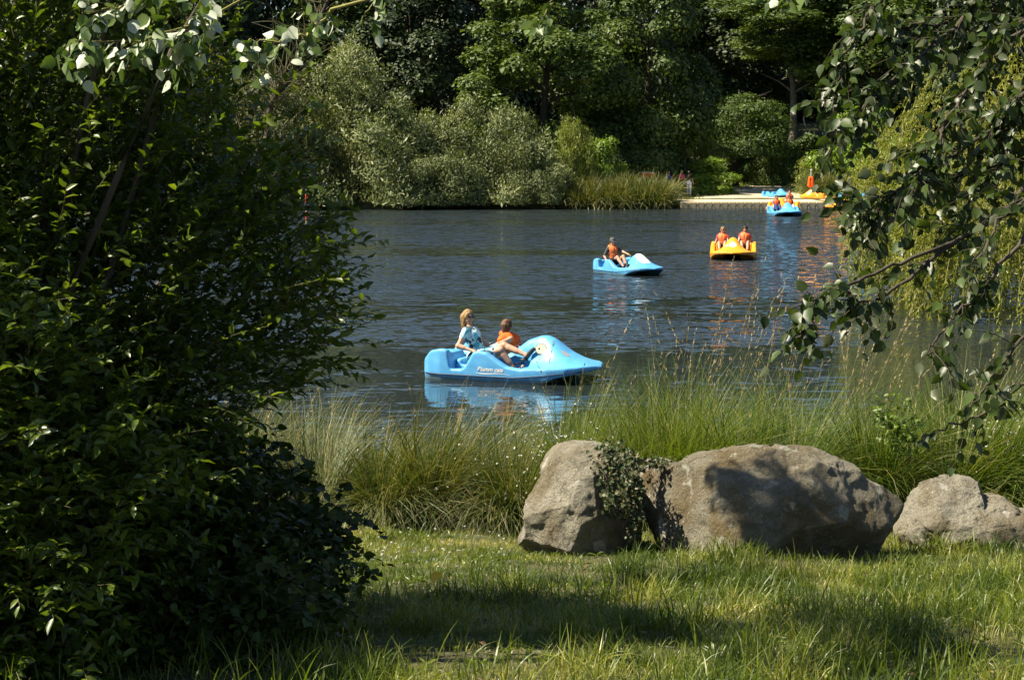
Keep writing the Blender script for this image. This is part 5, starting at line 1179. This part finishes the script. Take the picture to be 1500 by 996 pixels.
# orange boat
b3 = boat('amber orange pedal boat seen from the bow with two riders in orange vests', 'orange', 1074, 378, -98, eye=False, sticker=True)
rider(b3, .98, .40, 'dark haired person in an orange vest and no sunglasses in the amber boat', .018, pelvis=(0, 0, .36), lean=.22, k=.97,
      hands={1: (.05, .3, .5), -1: (.3, -.26, .5)}, feet={-1: (.66, -.08, .26), 1: (.62, .1, .22)}, hair='hairdark', longhair=None, vest='vestpale', top='shirt', topm='pinkc', legs='shorts', legm='grey', nod=.3, sleeves=.3)
rider(b3, .98, -.40, 'light haired person with sunglasses and orange vest in the amber boat', .018, pelvis=(0, 0, .34), lean=.24, k=.95,
      hands={1: (.3, .2, .5), -1: (.1, -.34, .42)}, feet={-1: (.66, -.1, .26), 1: (.62, .06, .24)}, hair='hairblond', longhair=None, vest='vestpale', top='shirt', topm='pinkc', legs='shorts', legm='grey', glasses=True, nod=.1, sleeves=.3)
# far boat seen from the front, with an amber boat just behind
b4 = boat('small distant blue pedal boat in front of the jetty with two riders in orange vests', 'blue', 1150, 316, -86, eye=False)
rider(b4, 1.0, .38, 'rider in an orange vest and pale trousers at the right of the distant blue boat', .03, pelvis=(0, 0, .34), lean=.2, vest='vest', hair='hairdark', top='shirt', topm='grey', legs='trousers', legm='whitec', feet={1: (.66, .1, .25), -1: (.62, -.1, .25)}, glasses=True)
rider(b4, 1.0, -.38, 'rider in an orange vest and blue trousers at the left of the distant blue boat', .03, pelvis=(0, 0, .34), lean=.2, vest='vest', hair='hairbrown', top='shirt', topm='bluec', legs='trousers', legm='jeans', feet={1: (.66, .1, .25), -1: (.62, -.1, .25)})
b5 = boat('distant amber pedal boat half hidden behind the blue boat at the jetty', 'orange', 1146, 310.5, -106, eye=False, scale=1.12)
rider(b5, 1.0, .30, 'rider with an orange vest sitting in the amber boat behind the distant blue one', .035, pelvis=(0, 0, .42), lean=.1, vest='vest', hair='hairdark', top='shirt', topm='grey', legs='shorts', legm='jeans', k=1.05, feet={1: (.66, .1, .25), -1: (.62, -.1, .25)})
b6 = boat('blue pedal boat moored behind the jetty, only its hump showing above the deck', 'blue', 1147, 296, -70, eye=False, scale=.8); b6.location = tuple(P(1139, 290, 124.5) * V(1, 1, 0) + V(0, 0, .45))
b7 = boat('amber pedal boat moored at the right end of the jetty, bow to the right', 'orange', 1222, 303, -52, eye=False, scale=.85)
b7.location = tuple(P(1229, 303.5, 117) * V(1, 1, 0))
b8 = boat('amber pedal boat drawn up on the jetty left of the other moored amber boat', 'orange', 1200, 300, 128, eye=False, scale=.8); b8.location = tuple(P(1195, 290, 122.6) * V(1, 1, 0) + V(0, 0, .42))
b9 = boat('blue pedal boat resting on the far right end of the jetty', 'blue', 1250, 300, -65, eye=False, scale=.8); b9.location = tuple(P(1254, 290, 122) * V(1, 1, 0) + V(0, 0, .42))

tp = P(1211, 290, 121.4); person('person in a pale shirt sitting between the moored amber boats on the jetty', (tp[0], 120.4, .42), -1.9, .03, pelvis=(0, 0, .12), lean=.5, hair='hairbrown', top='shirt', topm='whitec', legs='shorts', legm='grey', feet={1: (.45, .12, .1), -1: (.45, -.12, .1)}, hands={1: (-.3, .3, .1), -1: (-.3, -.3, .1)})
# ------------------------------------------------------------------ floating jetty of cream cubes
def cube_mesh():
    h = .245; b = MB()
    q = SDF((-.3, -.3, -.3), (.3, .3, .3), .05)
    # bevelled block with a notch down each corner and a lug
    z0, z1, e = -.2, .2, .03
    o8 = [(-h + .05, -h), (h - .05, -h), (h, -h + .05), (h, h - .05), (h - .05, h), (-h + .05, h), (-h, h - .05), (-h, -h + .05)]
    lv = [(z0, 1.), (z1 - e, 1.), (z1, .94)]
    v = [[x * k_, y * k_, z] for z, k_ in lv for x, y in o8]
    f = [[i + 8 * l_, (i + 1) % 8 + 8 * l_, (i + 1) % 8 + 8 * l_ + 8, i + 8 * l_ + 8] for l_ in (0, 1) for i in range(8)]
    b.add(v, f); b.add(np.array(v[16:24]), [[0, 1, 2, 3], [0, 3, 4, 7], [4, 5, 6, 7]])
    b.box(V(-h, -h + .0, .1), V(.025, .02, .05)); ks = sorted(b.f)
    return mesh('float_block', np.concatenate(b.v), [np.concatenate(b.f[k_]) for k_ in ks], M['cream'], smooth=False)
FB = cube_mesh()
def jetty(label, px0, px1, Y0, rows, z=.22):
    x0 = P(px0, 300, Y0)[0]; x1 = P(px1, 300, Y0)[0]; n = int(round((x1 - x0) / .5)); t = thing('floating_jetty', label, 'jetty', (x0, Y0, 0))
    for j in range(rows):
        for i_ in range(n): o = link('float_block', FB, t, (.25 + .5 * i_, .25 + .5 * j, z - .02 + R_.uniform(-.006, .006)))
    b = MB(); b.box(V(n * .25, rows * .25, z + .2), V(n * .25, rows * .25 - .05, .012)); b.build('deck_mat', M['creamtop'], t, smooth=False); return t
jetty('long pale cream jetty of float blocks in front of the clearing', 997, 1209, 116.2, 10)
jetty('shorter right hand jetty section of cream float blocks beyond the moored amber boat', 1213, 1292, 118.2, 8)

# ------------------------------------------------------------------ far shore people and things
def stander(label, px, pfoot, Y, h=1.68, **k):
    c_ = P(px, pfoot, Y); z = float(hgt(c_[0], Y)); s = h / 1.68
    return person(label, (c_[0], Y, z), k.pop('rz', 1.4), .03, pelvis=(0, 0, .93), lean=0., k=s, feet={1: (.12, .1, .08), -1: (-.12, -.1, .08)}, hands=k.pop('hands', {1: (.1, .3, .85), -1: (.05, -.3, .85)}), elbow=(-1, 0, 0), knees=(1, 0, 0), **k)
stander('person in a black top and white cropped trousers walking away beyond the jetty', 1009, 286, 124.5, 1.66, hair='hairdark', longhair=None, top='shirt', topm='blackc', legs='trousers', legm='whitec')
stander('person in a pink top and dark trousers next to the one in white trousers', 998, 285, 126, 1.66, hair='hairblond', top='shirt', topm='pinkc', legs='trousers', legm='blackc', rz=1.9)
stander('person in a dark blue top and white shorts behind the waterside sedge', 979, 285, 126, 1.68, hair='hairdark', top='shirt', topm='bluec', legs='shorts', legm='whitec', rz=-1.2)
def red_boxes():
    for k_, px in enumerate((944.5, 954)):
        c_ = P(px, 257, 124); z = float(hgt(c_[0], 124)); t = thing('red_box', ('left' if k_ == 0 else 'right') + ' one of the two red boxes with pale tops on posts behind the sedge', 'box', (c_[0], 124, z))
        hh = c_[2] - z; b = MB(); b.box(V(0, 0, hh), V(.19, .15, .17)); b.build('box_body', M['redsign'], t, smooth=False)
        b = MB(); b.box(V(0, 0, hh + .19), V(.2, .16, .02)); b.build('lid', M['whitep'], t, smooth=False)
        b = MB(); b.box(V(0, 0, (hh - .17) / 2), V(.03, .03, (hh - .17) / 2)); b.build('post', M['steel'], t, smooth=False)
red_boxes()
def vest_post():
    c_ = P(1188, 285, 123.2); z = float(hgt(c_[0], 123.2)); top = P(1188, 250, 123.2)[2] - z
    t = thing('post', 'grey post with a rounded head behind the jetty, an orange vest hanging from it', 'post', (c_[0], 123.2, z))
    b = MB(); b.add(*tube1([(0, 0, -.2), (0, 0, top * .6), (0, 0, top)], .06, .06, 6, 8)); b.build('shaft', M['steel'], t); v, f = (lambda q: (q.ell((0, 0, 0), (.09, .09, .11)), q.mesh())[1])(SDF((-.15,) * 3, (.15,) * 3, .03)); obj('head', v + V(0, 0, top), f, M['steel'], t)
    Q = SDF((-.4, -.3, -.5), (.4, .3, .4), .03); Q.cap((-.1, 0, -.3), (-.08, 0, .15), .12, .1, .05); Q.cap((.1, 0, -.3), (.08, 0, .15), .12, .1, .05); Q.cap((-.08, 0, .25), (.08, 0, .25), .07, .07, .05); Q.ell((0, -.1, .12), (.05, .1, .1), k=.02, op='s')
    v, f = Q.mesh(); o = obj('hanging_vest', v, f, M['vest']); o.location = (c_[0] - .05, 123.05, z + top * .62); tag(o, 'orange life vest hanging on the grey post by the sedge clump', 'life vest')
vest_post()
def marker():
    c_ = G(449, 328); t = thing('marker_pole', 'thin red and white banded pole standing in the water by the left trees', 'pole', (c_[0], c_[1], 0)); top = P(449, 278, c_[1])[2]
    for k_, (a, e, m_, r) in enumerate([(-.8, .22, 'yellowp', .045), (.22, .62, 'red', .05), (.62, .82, 'whitep', .045), (.82, 1.1, 'navy', .055), (1.1, 1.5, 'red', .05), (1.5, top, 'steel', .035)]):
        b = MB(); b.add(*tubes(np.array([[[0, 0, a], [0, 0, e]]]), np.full((1, 2), r), 10)); b.build('band', M[m_], t)
M['yellowp'] = simple('faded_yellow_paint', (.4, .38, .15), .6)
marker()
